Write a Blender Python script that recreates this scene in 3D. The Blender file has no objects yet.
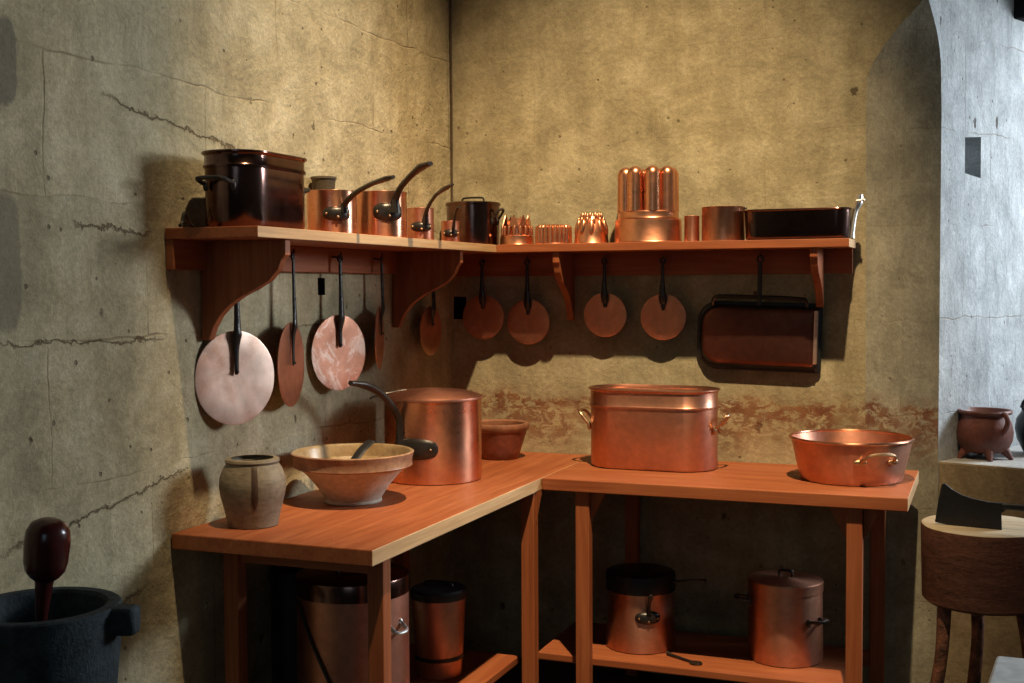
import bpy, bmesh, math, random
from math import sin, cos, pi, radians, sqrt
from mathutils import Vector, Matrix

SC = bpy.context.scene
COL = SC.collection
random.seed(7)

# ------------------------------------------------------------------ camera
cam_d = bpy.data.cameras.new('camera')
cam = bpy.data.objects.new('camera', cam_d)
COL.objects.link(cam)
SC.camera = cam
YAW, PITCH, ROLL, FPX = 0.3757, -0.0446, -0.0052, 1213.94
cam_d.sensor_fit = 'HORIZONTAL'
cam_d.sensor_width = 36.0
cam_d.lens = FPX / 1024 * 36.0
cam_d.clip_start = 0.02
F = Vector((-sin(YAW)*cos(PITCH), cos(YAW)*cos(PITCH), sin(PITCH)))
R = Vector((cos(YAW), sin(YAW), 0)); U = R.cross(F)
c_, s_ = cos(ROLL), sin(ROLL)
R, U = c_*R + s_*U, -s_*R + c_*U
cam.matrix_world = Matrix(((R.x, U.x, -F.x, 2.001), (R.y, U.y, -F.y, -4.4148), (R.z, U.z, -F.z, 1.4616), (0, 0, 0, 1)))
cam_d.dof.use_dof = False

# ------------------------------------------------------------------ world, lamps, exposure
wd = bpy.data.worlds.new('world'); SC.world = wd; wd.use_nodes = True
wd.node_tree.nodes['Background'].inputs[0].default_value = (0.70, 0.86, 1.0, 1)
wd.node_tree.nodes['Background'].inputs[1].default_value = 0.5
SC.view_settings.view_transform = 'Standard'
SC.view_settings.look = 'None'
SC.view_settings.gamma = 1.0
SC.view_settings.exposure = 0.0
SC.view_settings.use_curve_mapping = False
SC.cycles.use_denoising = True
SC.cycles.max_bounces = 8
SC.cycles.diffuse_bounces = 4
SC.cycles.glossy_bounces = 5
SC.cycles.sample_clamp_indirect = 4.0
SC.cycles.caustics_reflective = False
SC.cycles.caustics_refractive = False
SC.cycles.blur_glossy = 0.5


def aim(o, loc, to):
    o.location = loc
    o.rotation_euler = (Vector(to) - Vector(loc)).to_track_quat('-Z', 'Y').to_euler()


LAMP = (1.93, -2.42, 5.60)
d = bpy.data.lights.new('ceiling_spot', 'SPOT')
d.energy = 1620; d.color = (1.0, 0.75, 0.45); d.spot_size = radians(38); d.spot_blend = 0.80; d.shadow_soft_size = 0.05
o = bpy.data.objects.new('ceiling_spot', d); COL.objects.link(o); aim(o, LAMP, (0.62, -0.50, 1.05))

# daylight of the window in the right-hand wall
d = bpy.data.lights.new('window_daylight', 'AREA')
d.shape = 'RECTANGLE'; d.size = 1.0; d.size_y = 1.3; d.energy = 98; d.color = (0.84, 0.93, 1.0); d.spread = radians(140)
o = bpy.data.objects.new('window_daylight', d); COL.objects.link(o); aim(o, (3.97, 1.05, 2.50), (0.0, -2.4, 1.3))

# added bluish fill lamp behind the viewer, tints the shadows; no window there
d = bpy.data.lights.new('rear_fill_light', 'AREA')
d.shape = 'RECTANGLE'; d.size = 1.6; d.size_y = 1.8; d.energy = 7; d.color = (0.58, 0.82, 1.0)
o = bpy.data.objects.new('rear_fill_light', d); COL.objects.link(o); aim(o, (2.6, -7.3, 2.4), (1.0, 0.0, 1.0))


# ------------------------------------------------------------------ materials
class NT:
    def __init__(s, name):
        s.m = bpy.data.materials.new(name); s.m.use_nodes = True
        s.t = s.m.node_tree; s.n = s.t.nodes; s.l = s.t.links
        s.b = s.n['Principled BSDF']
        tc = s.n.new('ShaderNodeTexCoord'); s.obj = tc.outputs['Object']
        s.gen = tc.outputs['Generated']
        g = s.n.new('ShaderNodeNewGeometry'); s.pos = g.outputs['Position']

    def node(s, kind, **kw):
        n = s.n.new(kind)
        for k, v in kw.items():
            if k.startswith('i_'):
                n.inputs[k[2:].replace('_', ' ')].default_value = v
            else:
                setattr(n, k, v)
        return n

    def link(s, a, b): s.l.new(a, b)

    def mapping(s, src, scale=(1, 1, 1), rot=(0, 0, 0), loc=(0, 0, 0)):
        n = s.n.new('ShaderNodeMapping'); s.link(src, n.inputs[0])
        n.inputs['Scale'].default_value = scale; n.inputs['Rotation'].default_value = rot
        n.inputs['Location'].default_value = loc
        return n.outputs[0]

    def noise(s, src, scale, detail=4, rough=0.6, dist=0.0):
        n = s.node('ShaderNodeTexNoise', i_Scale=scale, i_Detail=detail, i_Roughness=rough, i_Distortion=dist)
        s.link(src, n.inputs['Vector']); return n.outputs['Fac']

    def ramp(s, src, stops):
        n = s.n.new('ShaderNodeValToRGB'); s.link(src, n.inputs[0])
        e = n.color_ramp.elements
        while len(e) > 1: e.remove(e[-1])
        for i, (p, c) in enumerate(stops):
            if isinstance(c, (int, float)): c = (c, c, c)
            x = e[0] if i == 0 else e.new(p)
            x.position = p; x.color = (*c, 1)
        return n.outputs[0]

    def mix(s, a, b, f, mode='MIX'):
        n = s.n.new('ShaderNodeMix'); n.data_type = 'RGBA'; n.blend_type = mode
        for v, k in ((f, 0), (a, 6), (b, 7)):
            if isinstance(v, (int, float)): n.inputs[k].default_value = v if k == 0 else (v, v, v, 1)
            elif isinstance(v, tuple): n.inputs[k].default_value = (*v, 1)
            else: s.link(v, n.inputs[k])
        return n.outputs[2]

    def math(s, op, a, b=0.0, c=None, clamp=False):
        n = s.n.new('ShaderNodeMath'); n.operation = op; n.use_clamp = clamp
        for i, v in enumerate((a, b) if c is None else (a, b, c)):
            if isinstance(v, (int, float)): n.inputs[i].default_value = v
            else: s.link(v, n.inputs[i])
        return n.outputs[0]

    def bump(s, h, strength=0.3, dist=0.01, prev=None):
        n = s.node('ShaderNodeBump', i_Strength=strength, i_Distance=dist)
        s.link(h, n.inputs['Height'])
        if prev is not None: s.link(prev, n.inputs['Normal'])
        return n.outputs[0]

    def out(s, color=None, rough=None, metal=None, normal=None):
        for v, k in ((color, 'Base Color'), (rough, 'Roughness'), (metal, 'Metallic'), (normal, 'Normal')):
            if v is None: continue
            if isinstance(v, (int, float)): s.b.inputs[k].default_value = v
            elif isinstance(v, tuple): s.b.inputs[k].default_value = (*v, 1)
            else: s.link(v, s.b.inputs[k])
        return s.m


def wall_material(name, tint, warm, blotch, band, pit_amt=1.0, rough_bump=0.5, streak=0.0, joints=0.5, seed=0.0, patches=(), cracks=()):
    """Old lime-washed ashlar: faint courses, blotches, pits and, on one wall, a band of rust-red staining."""
    t = NT(name)
    sep = t.n.new('ShaderNodeSeparateXYZ'); t.link(t.pos, sep.inputs[0])
    u = t.math('ADD', sep.outputs[0], sep.outputs[1])
    u = t.math('ADD', u, seed)
    cmb = t.n.new('ShaderNodeCombineXYZ'); t.link(u, cmb.inputs[0]); t.link(sep.outputs[2], cmb.inputs[1])
    uv = cmb.outputs[0]
    wob = t.node('ShaderNodeTexNoise', i_Scale=5.0, i_Detail=6.0); t.link(uv, wob.inputs['Vector'])
    sub = t.n.new('ShaderNodeVectorMath'); sub.operation = 'SUBTRACT'; t.link(wob.outputs['Color'], sub.inputs[0]); sub.inputs[1].default_value = (.5, .5, .5)
    scl = t.n.new('ShaderNodeVectorMath'); scl.operation = 'SCALE'; t.link(sub.outputs[0], scl.inputs[0]); scl.inputs['Scale'].default_value = 0.05
    add = t.n.new('ShaderNodeVectorMath'); add.operation = 'ADD'; t.link(uv, add.inputs[0]); t.link(scl.outputs[0], add.inputs[1])
    br = t.node('ShaderNodeTexBrick', i_Scale=1.0, i_Mortar_Size=0.004, i_Mortar_Smooth=0.9)
    br.inputs['Brick Width'].default_value = 0.62; br.inputs['Row Height'].default_value = 0.335
    br.offset = 0.43
    t.link(add.outputs[0], br.inputs['Vector'])
    br.inputs['Color1'].default_value = (0.42, 0.42, 0.42, 1); br.inputs['Color2'].default_value = (0.58, 0.58, 0.58, 1)
    br.inputs['Mortar'].default_value = (.5, .5, .5, 1)
    gate = t.ramp(t.noise(uv, 2.6, 3, .6), [(0.44, 0.0), (0.60, 1.0)])
    joint = t.math('MULTIPLY', br.outputs['Fac'], gate)
    big = t.noise(uv, 1.5, 5, .62)
    mid = t.noise(uv, 6.5, 7, .68, 0.3)
    fine = t.noise(uv, 60, 5, .7)
    c = t.mix(tint, warm, t.ramp(big, [(0.35, 0.0), (0.66, 1.0)]))
    c = t.mix(c, blotch, t.ramp(mid, [(0.50, 0.0), (0.74, 0.55)]))
    c = t.mix(c, t.ramp(mid, [(0.30, 0.72), (0.50, 1.0), (0.68, 1.16)]), 1.0, 'MULTIPLY')
    c = t.mix(c, t.ramp(fine, [(0.25, 0.76), (0.75, 1.17)]), 1.0, 'MULTIPLY')
    c = t.mix(c, t.ramp(t.noise(t.mapping(uv, (1.6, 0.8, 1)), 140, 3, .7), [(0.25, 0.80), (0.75, 1.16)]), 1.0, 'MULTIPLY')
    c = t.mix(c, t.ramp(br.outputs['Color'], [(0.40, 0.90), (0.60, 1.06)]), 1.0, 'MULTIPLY')
    # thin vertical trails of old damp
    st = t.noise(t.mapping(uv, (14, 1.3, 1)), 1.0, 4, .6)
    c = t.mix(c, t.ramp(st, [(0.30, 0.88), (0.6, 1.05)]), 1.0, 'MULTIPLY')
    if streak:
        sk = t.noise(t.mapping(uv, (30, 5.5, 1)), 1.0, 5, .65)
        c = t.mix(c, (0.24, 0.22, 0.24), t.ramp(sk, [(0.58, 0.0), (0.72, streak)]))
    c = t.mix(c, (0.20, 0.13, 0.07), t.math('MULTIPLY', joint, joints))
    # scattered pits
    vo = t.node('ShaderNodeTexVoronoi', i_Scale=9.0, i_Randomness=1.0); t.link(t.mapping(uv, (1.0, 0.62, 1)), vo.inputs['Vector'])
    pr = t.node('ShaderNodeSeparateColor'); t.link(vo.outputs['Color'], pr.inputs[0])
    rad = t.math('MULTIPLY', t.ramp(pr.outputs[0], [(0.45, 0.0), (1.0, 1.0)]), 0.125)
    dn = t.math('ADD', vo.outputs['Distance'], t.math('MULTIPLY', t.math('SUBTRACT', t.noise(uv, 38, 4, .7), .5), .30))
    pit = t.math('MULTIPLY', t.math('SUBTRACT', rad, dn), 22.0, clamp=True)
    vo2 = t.node('ShaderNodeTexVoronoi', i_Scale=26.0, i_Randomness=1.0); t.link(uv, vo2.inputs['Vector'])
    pr2 = t.node('ShaderNodeSeparateColor'); t.link(vo2.outputs['Color'], pr2.inputs[0])
    rad2 = t.math('MULTIPLY', t.ramp(pr2.outputs[0], [(0.62, 0.0), (1.0, 1.0)]), 0.20)
    pit2 = t.math('MULTIPLY', t.math('SUBTRACT', rad2, vo2.outputs['Distance']), 14.0, clamp=True)
    pits = t.math('MAXIMUM', pit, t.math('MULTIPLY', pit2, 0.7))
    c = t.mix(c, (0.07, 0.045, 0.03), t.math('MULTIPLY', pits, 0.85 * pit_amt))
    if band:
        z = sep.outputs[2]
        zz = t.math('ADD', t.math('SUBTRACT', z, 0.4), t.math('MULTIPLY', t.math('SUBTRACT', t.noise(uv, 7, 5, .7), .5), .16))
        m = t.ramp(zz, [(0.0, 0.0), (0.42, 0.0), (0.52, 0.75), (0.63, 1.0), (0.645, 0.35), (0.69, 0.0)])
        spl = t.ramp(t.noise(t.mapping(uv, (1.0, 1.5, 1)), 22, 9, .8, 0.5), [(0.45, 0.0), (0.51, 1.0)])
        big2 = t.ramp(t.noise(uv, 4.2, 3, .6), [(0.36, 0.2), (0.50, 1.0)])
        mm = t.math('MULTIPLY', t.math('MULTIPLY', m, spl), big2)
        c = t.mix(c, (0.15, 0.036, 0.022), t.math('MULTIPLY', mm, 0.97))
        soft = t.math('MULTIPLY', m, t.ramp(t.noise(uv, 8, 4, .6), [(0.35, 0.05), (0.65, 0.35)]))
        c = t.mix(c, (0.50, 0.30, 0.13), soft)
    # old patches with a shape of their own, and long cracks
    for (u0, z0, ru, rz_, col, amt) in patches:
        du = t.math('DIVIDE', t.math('SUBTRACT', t.math('SUBTRACT', u, seed), u0), ru)
        dz = t.math('DIVIDE', t.math('SUBTRACT', sep.outputs[2], z0), rz_)
        dd = t.math('ADD', t.math('POWER', t.math('ABSOLUTE', du), 4.0), t.math('POWER', t.math('ABSOLUTE', dz), 4.0))
        dd = t.math('ADD', dd, t.math('MULTIPLY', t.math('SUBTRACT', mid, .5), 1.2))
        c = t.mix(c, col, t.math('MULTIPLY', t.ramp(dd, [(0.60, 1.0), (1.0, 0.0)]), amt))
    crk = None
    for (u0, z0, u1, z1, w) in cracks:
        uu = t.math('SUBTRACT', u, seed)
        f = t.math('DIVIDE', t.math('SUBTRACT', uu, u0), u1 - u0)
        zl = t.math('ADD', t.math('MULTIPLY', f, z1 - z0), z0)
        zl = t.math('ADD', zl, t.math('MULTIPLY', t.math('SUBTRACT', t.noise(uv, 9, 6, .75), .5), .10))
        k = t.math('SUBTRACT', 1.0, t.math('DIVIDE', t.math('ABSOLUTE', t.math('SUBTRACT', sep.outputs[2], zl)), w), clamp=True)
        e = t.math('MULTIPLY', t.math('MULTIPLY', t.math('SUBTRACT', 1.0, f), f), 8.0, clamp=True)
        k = t.math('MULTIPLY', k, e)
        crk = k if crk is None else t.math('MAXIMUM', crk, k)
    if crk is not None: c = t.mix(c, (0.16, 0.10, 0.05), t.math('MULTIPLY', crk, 0.75))
    h = t.math('ADD', t.math('MULTIPLY', mid, 0.9), t.math('MULTIPLY', fine, 0.10))
    h = t.math('ADD', h, t.math('MULTIPLY', t.noise(uv, 20, 6, .7), 0.35))
    h = t.math('SUBTRACT', h, t.math('MULTIPLY', pits, 0.5))
    h = t.math('SUBTRACT', h, t.math('MULTIPLY', joint, 0.28 * joints))
    if crk is not None: h = t.math('SUBTRACT', h, t.math('MULTIPLY', crk, 0.8))
    nb = t.bump(h, rough_bump, 0.02)
    t.b.inputs['Specular IOR Level'].default_value = 0.15
    return t.out(c, 0.95, None, nb)


M = {}
PATCH_L = ((-2.35, 1.96, 0.045, 0.10, (0.16, 0.14, 0.11), 0.7), (-2.36, 1.52, 0.055, 0.16, (0.22, 0.19, 0.13), 0.7))
CRACK_L = ((-2.05, 1.935, -1.35, 1.84, 0.005), (-2.40, 1.345, -1.80, 1.33, 0.004), (-2.4, 0.88, -1.7, 0.98, 0.005), (-2.15, 1.62, -1.85, 1.60, 0.005), (-2.3, 0.60, -1.9, 0.70, 0.006))
M['wall_back'] = wall_material('ochre_limewashed_stone', (0.47, 0.40, 0.25), (0.41, 0.34, 0.20), (0.56, 0.50, 0.34), True, 0.9, 0.38, joints=0.16)
M['wall_left'] = wall_material('ochre_and_grey_stone', (0.59, 0.51, 0.33), (0.50, 0.41, 0.24), (0.67, 0.60, 0.43), False, 0.9, 0.7, joints=0.55, seed=0.37,
    patches=PATCH_L, cracks=CRACK_L)
M['wall_white'] = wall_material('white_limewashed_stone', (0.47, 0.49, 0.50), (0.42, 0.44, 0.45), (0.56, 0.58, 0.59), False, 1.0, 0.6, streak=0.8, joints=0.5, seed=1.3)
M['wall_chamfer'] = wall_material('shaded_limewashed_stone', (0.39, 0.355, 0.26), (0.34, 0.31, 0.225), (0.46, 0.42, 0.31), True, 0.6, 0.35, joints=0.25, seed=0.1)  # darker, greyer than the back wall: the chamfer's dimmer light put into colour


def wood(name, base, dark, axis, rough=0.5, spec=0.35):
    t = NT(name)
    sc = [9.0, 9.0, 9.0]; sc[axis] = 0.7
    v = t.mapping(t.obj, tuple(sc))
    g = t.noise(v, 3.0, 5, .6, 0.6)
    sc2 = [120.0, 120.0, 120.0]; sc2[axis] = 4.0
    f = t.noise(t.mapping(t.obj, tuple(sc2)), 1.0, 3, .6)
    c = t.mix(base, dark, t.ramp(g, [(0.38, 0.0), (0.62, 1.0)]))
    c = t.mix(c, t.ramp(f, [(0.3, 0.82), (0.7, 1.1)]), 1.0, 'MULTIPLY')
    sp = t.noise(t.obj, 14, 5, .7)
    c = t.mix(c, (0.22, 0.10, 0.05), t.ramp(sp, [(0.66, 0.0), (0.78, 0.35)]))
    t.b.inputs['Specular IOR Level'].default_value = spec
    return t.out(c, t.ramp(f, [(0.2, rough - .06), (0.8, rough + .12)]), None, t.bump(f, 0.12, 0.002))


WB, WD = (0.41, 0.130, 0.048), (0.33, 0.090, 0.032)
for ax, k in enumerate('xyz'):
    M['wood_' + k] = wood('reddish_beech_grain_' + k, WB, WD, ax)
M['lit_edge_y'] = wood('window_lit_beech_edge', (0.70, 0.46, 0.24), (0.58, 0.35, 0.17), 1)  # paler than the other beech: window light on these board faces, put into colour
M['log_top'] = wood('sawn_log_top', (0.50, 0.42, 0.30), (0.40, 0.30, 0.18), 0, 0.8)
M['lightwood_x'] = wood('pale_planks', (0.45, 0.27, 0.13), (0.35, 0.19, 0.09), 0)


ANISO_ROT = 0.25


def metal(name, base, dark, rough, aniso=0.0, tarnish=0.35, bump=0.08, scale=7.0, spots=None, hammered=0.0):
    t = NT(name)
    n1 = t.noise(t.obj, scale, 5, .65, 0.4)
    n2 = t.noise(t.obj, scale * 6, 4, .6)
    v = t.mapping(t.obj, (3, 3, 55))
    n3 = t.noise(v, 1.0, 3, .5)
    c = t.mix(base, dark, t.ramp(n1, [(0.40, 0.0), (0.72, tarnish)]))
    c = t.mix(c, t.ramp(n2, [(0.3, 0.86), (0.7, 1.06)]), 1.0, 'MULTIPLY')
    if spots is not None:
        c = t.mix(c, spots, t.ramp(t.noise(t.obj, scale * 1.7, 6, .7, 1.2), [(0.48, 0.0), (0.62, 0.8)]))
    r = t.math('ADD', t.ramp(n1, [(0.3, rough - .05), (0.7, rough + .10)]), t.math('MULTIPLY', n3, 0.06))
    h = t.math('ADD', t.math('MULTIPLY', n3, 0.25), t.math('MULTIPLY', n1, 0.9))
    if hammered:
        vo = t.node('ShaderNodeTexVoronoi', i_Scale=38.0); vo.feature = 'SMOOTH_F1'; t.link(t.obj, vo.inputs['Vector'])
        h = t.math('ADD', h, t.math('MULTIPLY', vo.outputs['Distance'], hammered))
    if aniso:
        tg = t.node('ShaderNodeTangent'); tg.direction_type = 'RADIAL'; tg.axis = 'Z'
        t.link(tg.outputs[0], t.b.inputs['Tangent'])
        t.b.inputs['Anisotropic'].default_value = aniso
        t.b.inputs['Anisotropic Rotation'].default_value = ANISO_ROT
    return t.out(c, r, 1.0, t.bump(h, bump, 0.01))


M['copper'] = metal('polished_copper', (0.80, 0.39, 0.24), (0.42, 0.16, 0.10), 0.26, 0.75)
M['copper_red'] = metal('reddish_worn_copper', (0.72, 0.36, 0.24), (0.46, 0.19, 0.125), 0.38, 0.5, 0.6)
M['copper_dull'] = metal('dull_handled_copper', (0.66, 0.30, 0.20), (0.38, 0.16, 0.11), 0.40, 0.3, 0.6)
M['copper_dark'] = metal('dark_tarnished_copper', (0.19, 0.105, 0.085), (0.075, 0.045, 0.042), 0.13, 0.3, 0.8)
M['copper_mould'] = metal('bright_mould_copper', (0.82, 0.38, 0.22), (0.46, 0.17, 0.10), 0.27, 0.0)
M['copper_lid'] = metal('worn_copper_lid', (0.74, 0.34, 0.21), (0.50, 0.20, 0.12), 0.33, 0.0, 0.6, 0.05)
M['copper_lid_pale'] = metal('pale_worn_copper_lid', (0.86, 0.63, 0.51), (0.55, 0.28, 0.18), 0.42, 0.0, 1.0, 0.04, 5.0)
M['copper_lid_patchy'] = metal('patchy_tinned_copper_lid', (0.66, 0.33, 0.22), (0.45, 0.20, 0.13), 0.45, 0.0, 0.5, 0.04, 6.0, (0.88, 0.74, 0.64))
M['tin'] = metal('tinned_metal', (0.86, 0.85, 0.82), (0.6, 0.58, 0.55), 0.32)
M['brass'] = metal('cast_brass', (0.60, 0.40, 0.24), (0.30, 0.18, 0.10), 0.35)
M['iron'] = metal('dark_wrought_iron', (0.060, 0.054, 0.050), (0.02, 0.018, 0.018), 0.28, 0.0, 0.6, 0.25, 20.0)
M['iron'].node_tree.nodes['Principled BSDF'].inputs['Metallic'].default_value = 0.6
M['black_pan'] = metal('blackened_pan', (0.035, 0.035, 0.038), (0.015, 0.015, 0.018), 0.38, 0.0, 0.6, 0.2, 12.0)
M['pan_bottom'] = metal('heat_darkened_copper', (0.19, 0.075, 0.05), (0.08, 0.032, 0.026), 0.42, 0.0, 0.8, 0.1, 8.0)
M['black_pan'].node_tree.nodes['Principled BSDF'].inputs['Metallic'].default_value = 0.5


def plain(name, base, dark, rough, scale=10, bump=0.3, spec=0.4, streaky=False, dist=0.008):
    t = NT(name)
    v = t.mapping(t.obj, (1, 1, 3.5)) if streaky else t.obj
    n = t.noise(v, scale, 6, .66, 0.3)
    n2 = t.noise(t.obj, scale * 7, 4, .6)
    c = t.mix(base, dark, t.ramp(n, [(0.36, 0.0), (0.68, 1.0)]))
    c = t.mix(c, t.ramp(n2, [(0.3, 0.80), (0.7, 1.12)]), 1.0, 'MULTIPLY')
    t.b.inputs['Specular IOR Level'].default_value = spec
    return t.out(c, rough, None, t.bump(t.math('ADD', n, t.math('MULTIPLY', n2, .3)), bump, dist))


M['stoneware'] = plain('grey_stoneware', (0.29, 0.24, 0.165), (0.18, 0.14, 0.095), 0.6, 9, 0.35, 0.4, True)
M['drip'] = plain('dark_glaze_drip', (0.10, 0.06, 0.04), (0.06, 0.035, 0.02), 0.4, 12)
M['dark_clay'] = plain('dark_brown_clay', (0.13, 0.10, 0.06), (0.07, 0.05, 0.03), 0.75, 14)
M['bowl_out'] = plain('buff_earthenware', (0.58, 0.52, 0.43), (0.45, 0.39, 0.30), 0.7, 8, 0.25, 0.3, True)
M['bowl_rim'] = plain('brown_glazed_rim', (0.46, 0.27, 0.16), (0.20, 0.085, 0.05), 0.35, 9, 0.2, 0.5)
M['bowl_in'] = plain('tan_glazed_inside', (0.44, 0.33, 0.18), (0.26, 0.16, 0.08), 0.3, 9, 0.15, 0.5)
M['redware'] = plain('red_brown_earthenware', (0.30, 0.095, 0.06), (0.15, 0.045, 0.03), 0.42, 8, 0.2, 0.5)
M['redware_rim'] = plain('brown_glazed_bowl_rim', (0.36, 0.16, 0.09), (0.17, 0.07, 0.04), 0.4, 9, 0.2, 0.5)
M['pot_red'] = plain('red_brown_tripod_clay', (0.20, 0.065, 0.045), (0.10, 0.035, 0.028), 0.5, 9, 0.35, 0.4)
M['black_glaze'] = plain('black_glazed_clay', (0.014, 0.016, 0.02), (0.008, 0.008, 0.01), 0.3, 9, 0.1, 0.5)
M['stone_dark'] = plain('dark_speckled_stone', (0.050, 0.068, 0.078), (0.016, 0.024, 0.030), 0.75, 22, 0.7, 0.3)
M['pestle'] = plain('varnished_red_wood', (0.085, 0.014, 0.012), (0.045, 0.008, 0.008), 0.22, 6, 0.05, 0.6)
M['bark'] = plain('red_brown_log_side', (0.17, 0.070, 0.045), (0.10, 0.042, 0.030), 0.8, 12, 0.5, 0.2, True)
M['stick'] = plain('mottled_stick_bark', (0.30, 0.12, 0.07), (0.04, 0.022, 0.016), 0.7, 24, 0.8, 0.3)
M['white_board'] = plain('white_painted_board', (0.90, 0.90, 0.88), (0.86, 0.86, 0.84), 0.5, 5, 0.05, 0.4)
M['sill'] = plain('worn_sill_stone', (0.50, 0.49, 0.47), (0.38, 0.36, 0.33), 0.8, 8, 0.4, 0.2)
M['sill_front'] = plain('tan_rubble_stone', (0.36, 0.28, 0.17), (0.25, 0.185, 0.11), 0.9, 9, 0.6, 0.15)
M['floor'] = plain('dark_flagstone', (0.12, 0.105, 0.085), (0.075, 0.065, 0.055), 0.7, 5, 0.5, 0.3)
M['ceil'] = plain('smoky_plaster', (0.16, 0.14, 0.10), (0.12, 0.10, 0.07), 0.95, 3, 0.4, 0.1)
M['beam'] = plain('old_brown_beam', (0.14, 0.10, 0.07), (0.09, 0.06, 0.04), 0.8, 9, 0.5, 0.2)
M['near_black'] = plain('near_black_matte', (0.030, 0.028, 0.028), (0.018, 0.018, 0.02), 0.95, 14, 0.4, 0.1)  # near-black, lines the putlog holes and covers the lintel
M['leather'] = plain('black_strap', (0.02, 0.02, 0.022), (0.012, 0.012, 0.014), 0.5, 14, 0.2, 0.4)


# ------------------------------------------------------------------ geometry helpers
def bm_obj(name, bm, mat, parent=None, smooth=True, bevel=0.0, angle=35):
    me = bpy.data.meshes.new(name)
    bmesh.ops.recalc_face_normals(bm, faces=bm.faces)
    bm.to_mesh(me); bm.free()
    if not isinstance(mat, (list, tuple)): mat = [mat]
    for m in mat: me.materials.append(m)
    o = bpy.data.objects.new(name, me); COL.objects.link(o)
    if smooth:
        me.shade_smooth()
        me.set_sharp_from_angle(angle=radians(angle))
    if bevel:
        b = o.modifiers.new('bevel', 'BEVEL'); b.width = bevel; b.segments = 2; b.limit_method = 'ANGLE'; b.angle_limit = radians(40)
    if parent is not None: o.parent = parent
    return o


def tag(o, label=None, cat=None, group=None, kind=None):
    if label: o['label'] = label
    if cat: o['category'] = cat
    if group: o['group'] = group
    if kind: o['kind'] = kind
    return o


def thing(name, label, cat, loc=(0, 0, 0), rz=0.0, group=None):
    o = bpy.data.objects.new(name, None); COL.objects.link(o)
    o.empty_display_size = 0.05
    o.location = loc; o.rotation_euler = (0, 0, rz)
    return tag(o, label, cat, group)


def box(bm, lo, hi, mat=0):
    vs = [bm.verts.new((x, y, z)) for x in (lo[0], hi[0]) for y in (lo[1], hi[1]) for z in (lo[2], hi[2])]
    for f in ((0, 1, 3, 2), (4, 6, 7, 5), (0, 4, 5, 1), (2, 3, 7, 6), (0, 2, 6, 4), (1, 5, 7, 3)):
        fc = bm.faces.new([vs[i] for i in f]); fc.material_index = mat
    return bm


def loft(bm, rings, closed=True, cap0=False, cap1=False, mat=0):
    rs = [[bm.verts.new(p) for p in r] for r in rings]
    n = len(rs[0])
    for a, b in zip(rs, rs[1:]):
        for i in range(n if closed else n - 1):
            j = (i + 1) % n
            f = bm.faces.new((a[i], a[j], b[j], b[i])); f.material_index = mat
    if cap0: bm.faces.new(rs[0][::-1]).material_index = mat
    if cap1: bm.faces.new(rs[-1]).material_index = mat
    return rs


def lathe(bm, prof, seg=64, fn=None, mat=0, mats=None, c=(0, 0)):
    """prof: list of (r, z). A radius of 0 at an end closes to a point. fn maps (r, angle) -> (x, y)."""
    if fn is None: fn = lambda r, a: (r * cos(a), r * sin(a))
    prev = None
    for k, (r, z) in enumerate(prof):
        m = mats[k - 1] if mats else mat
        if r <= 1e-6:
            cur = [bm.verts.new((c[0], c[1], z))]
        else:
            cur = []
            for i in range(seg):
                x, y = fn(r, 2 * pi * i / seg)
                cur.append(bm.verts.new((c[0] + x, c[1] + y, z)))
        if prev:
            for i in range(seg):
                j = (i + 1) % seg
                if len(prev) == 1 and len(cur) > 1: f = bm.faces.new((prev[0], cur[j], cur[i]))
                elif len(cur) == 1 and len(prev) > 1: f = bm.faces.new((prev[i], prev[j], cur[0]))
                elif len(cur) > 1: f = bm.faces.new((prev[i], prev[j], cur[j], cur[i]))
                else: continue
                f.material_index = m
        prev = cur
    return bm


def vessel(out, t=0.003):
    """closed wall profile: outside given bottom to top, then back down inside"""
    p = [(0, out[0][1])] + out
    p += [(max(r - t, 0.001), z) for r, z in reversed(out[1:])]
    p += [(max(out[0][0] - t, 0.001), out[0][1] + t), (0, out[0][1] + t)]
    return p


def catmull(pts, n=6):
    pts = [Vector(p) for p in pts]
    P = [2 * pts[0] - pts[1]] + pts + [2 * pts[-1] - pts[-2]]
    res = []
    for i in range(1, len(P) - 2):
        for k in range(n):
            t = k / n
            a, b, c, d = P[i - 1], P[i], P[i + 1], P[i + 2]
            res.append(0.5 * ((2 * b) + (c - a) * t + (2 * a - 5 * b + 4 * c - d) * t * t + (3 * b - a - 3 * c + d) * t ** 3))
    res.append(pts[-1])
    return res


def lerp_list(vals, n):
    out = []
    m = len(vals) - 1
    for i in range(n):
        t = i / (n - 1) * m; k = min(int(t), m - 1); f = t - k
        out.append(vals[k] * (1 - f) + vals[k + 1] * f)
    return out


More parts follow.
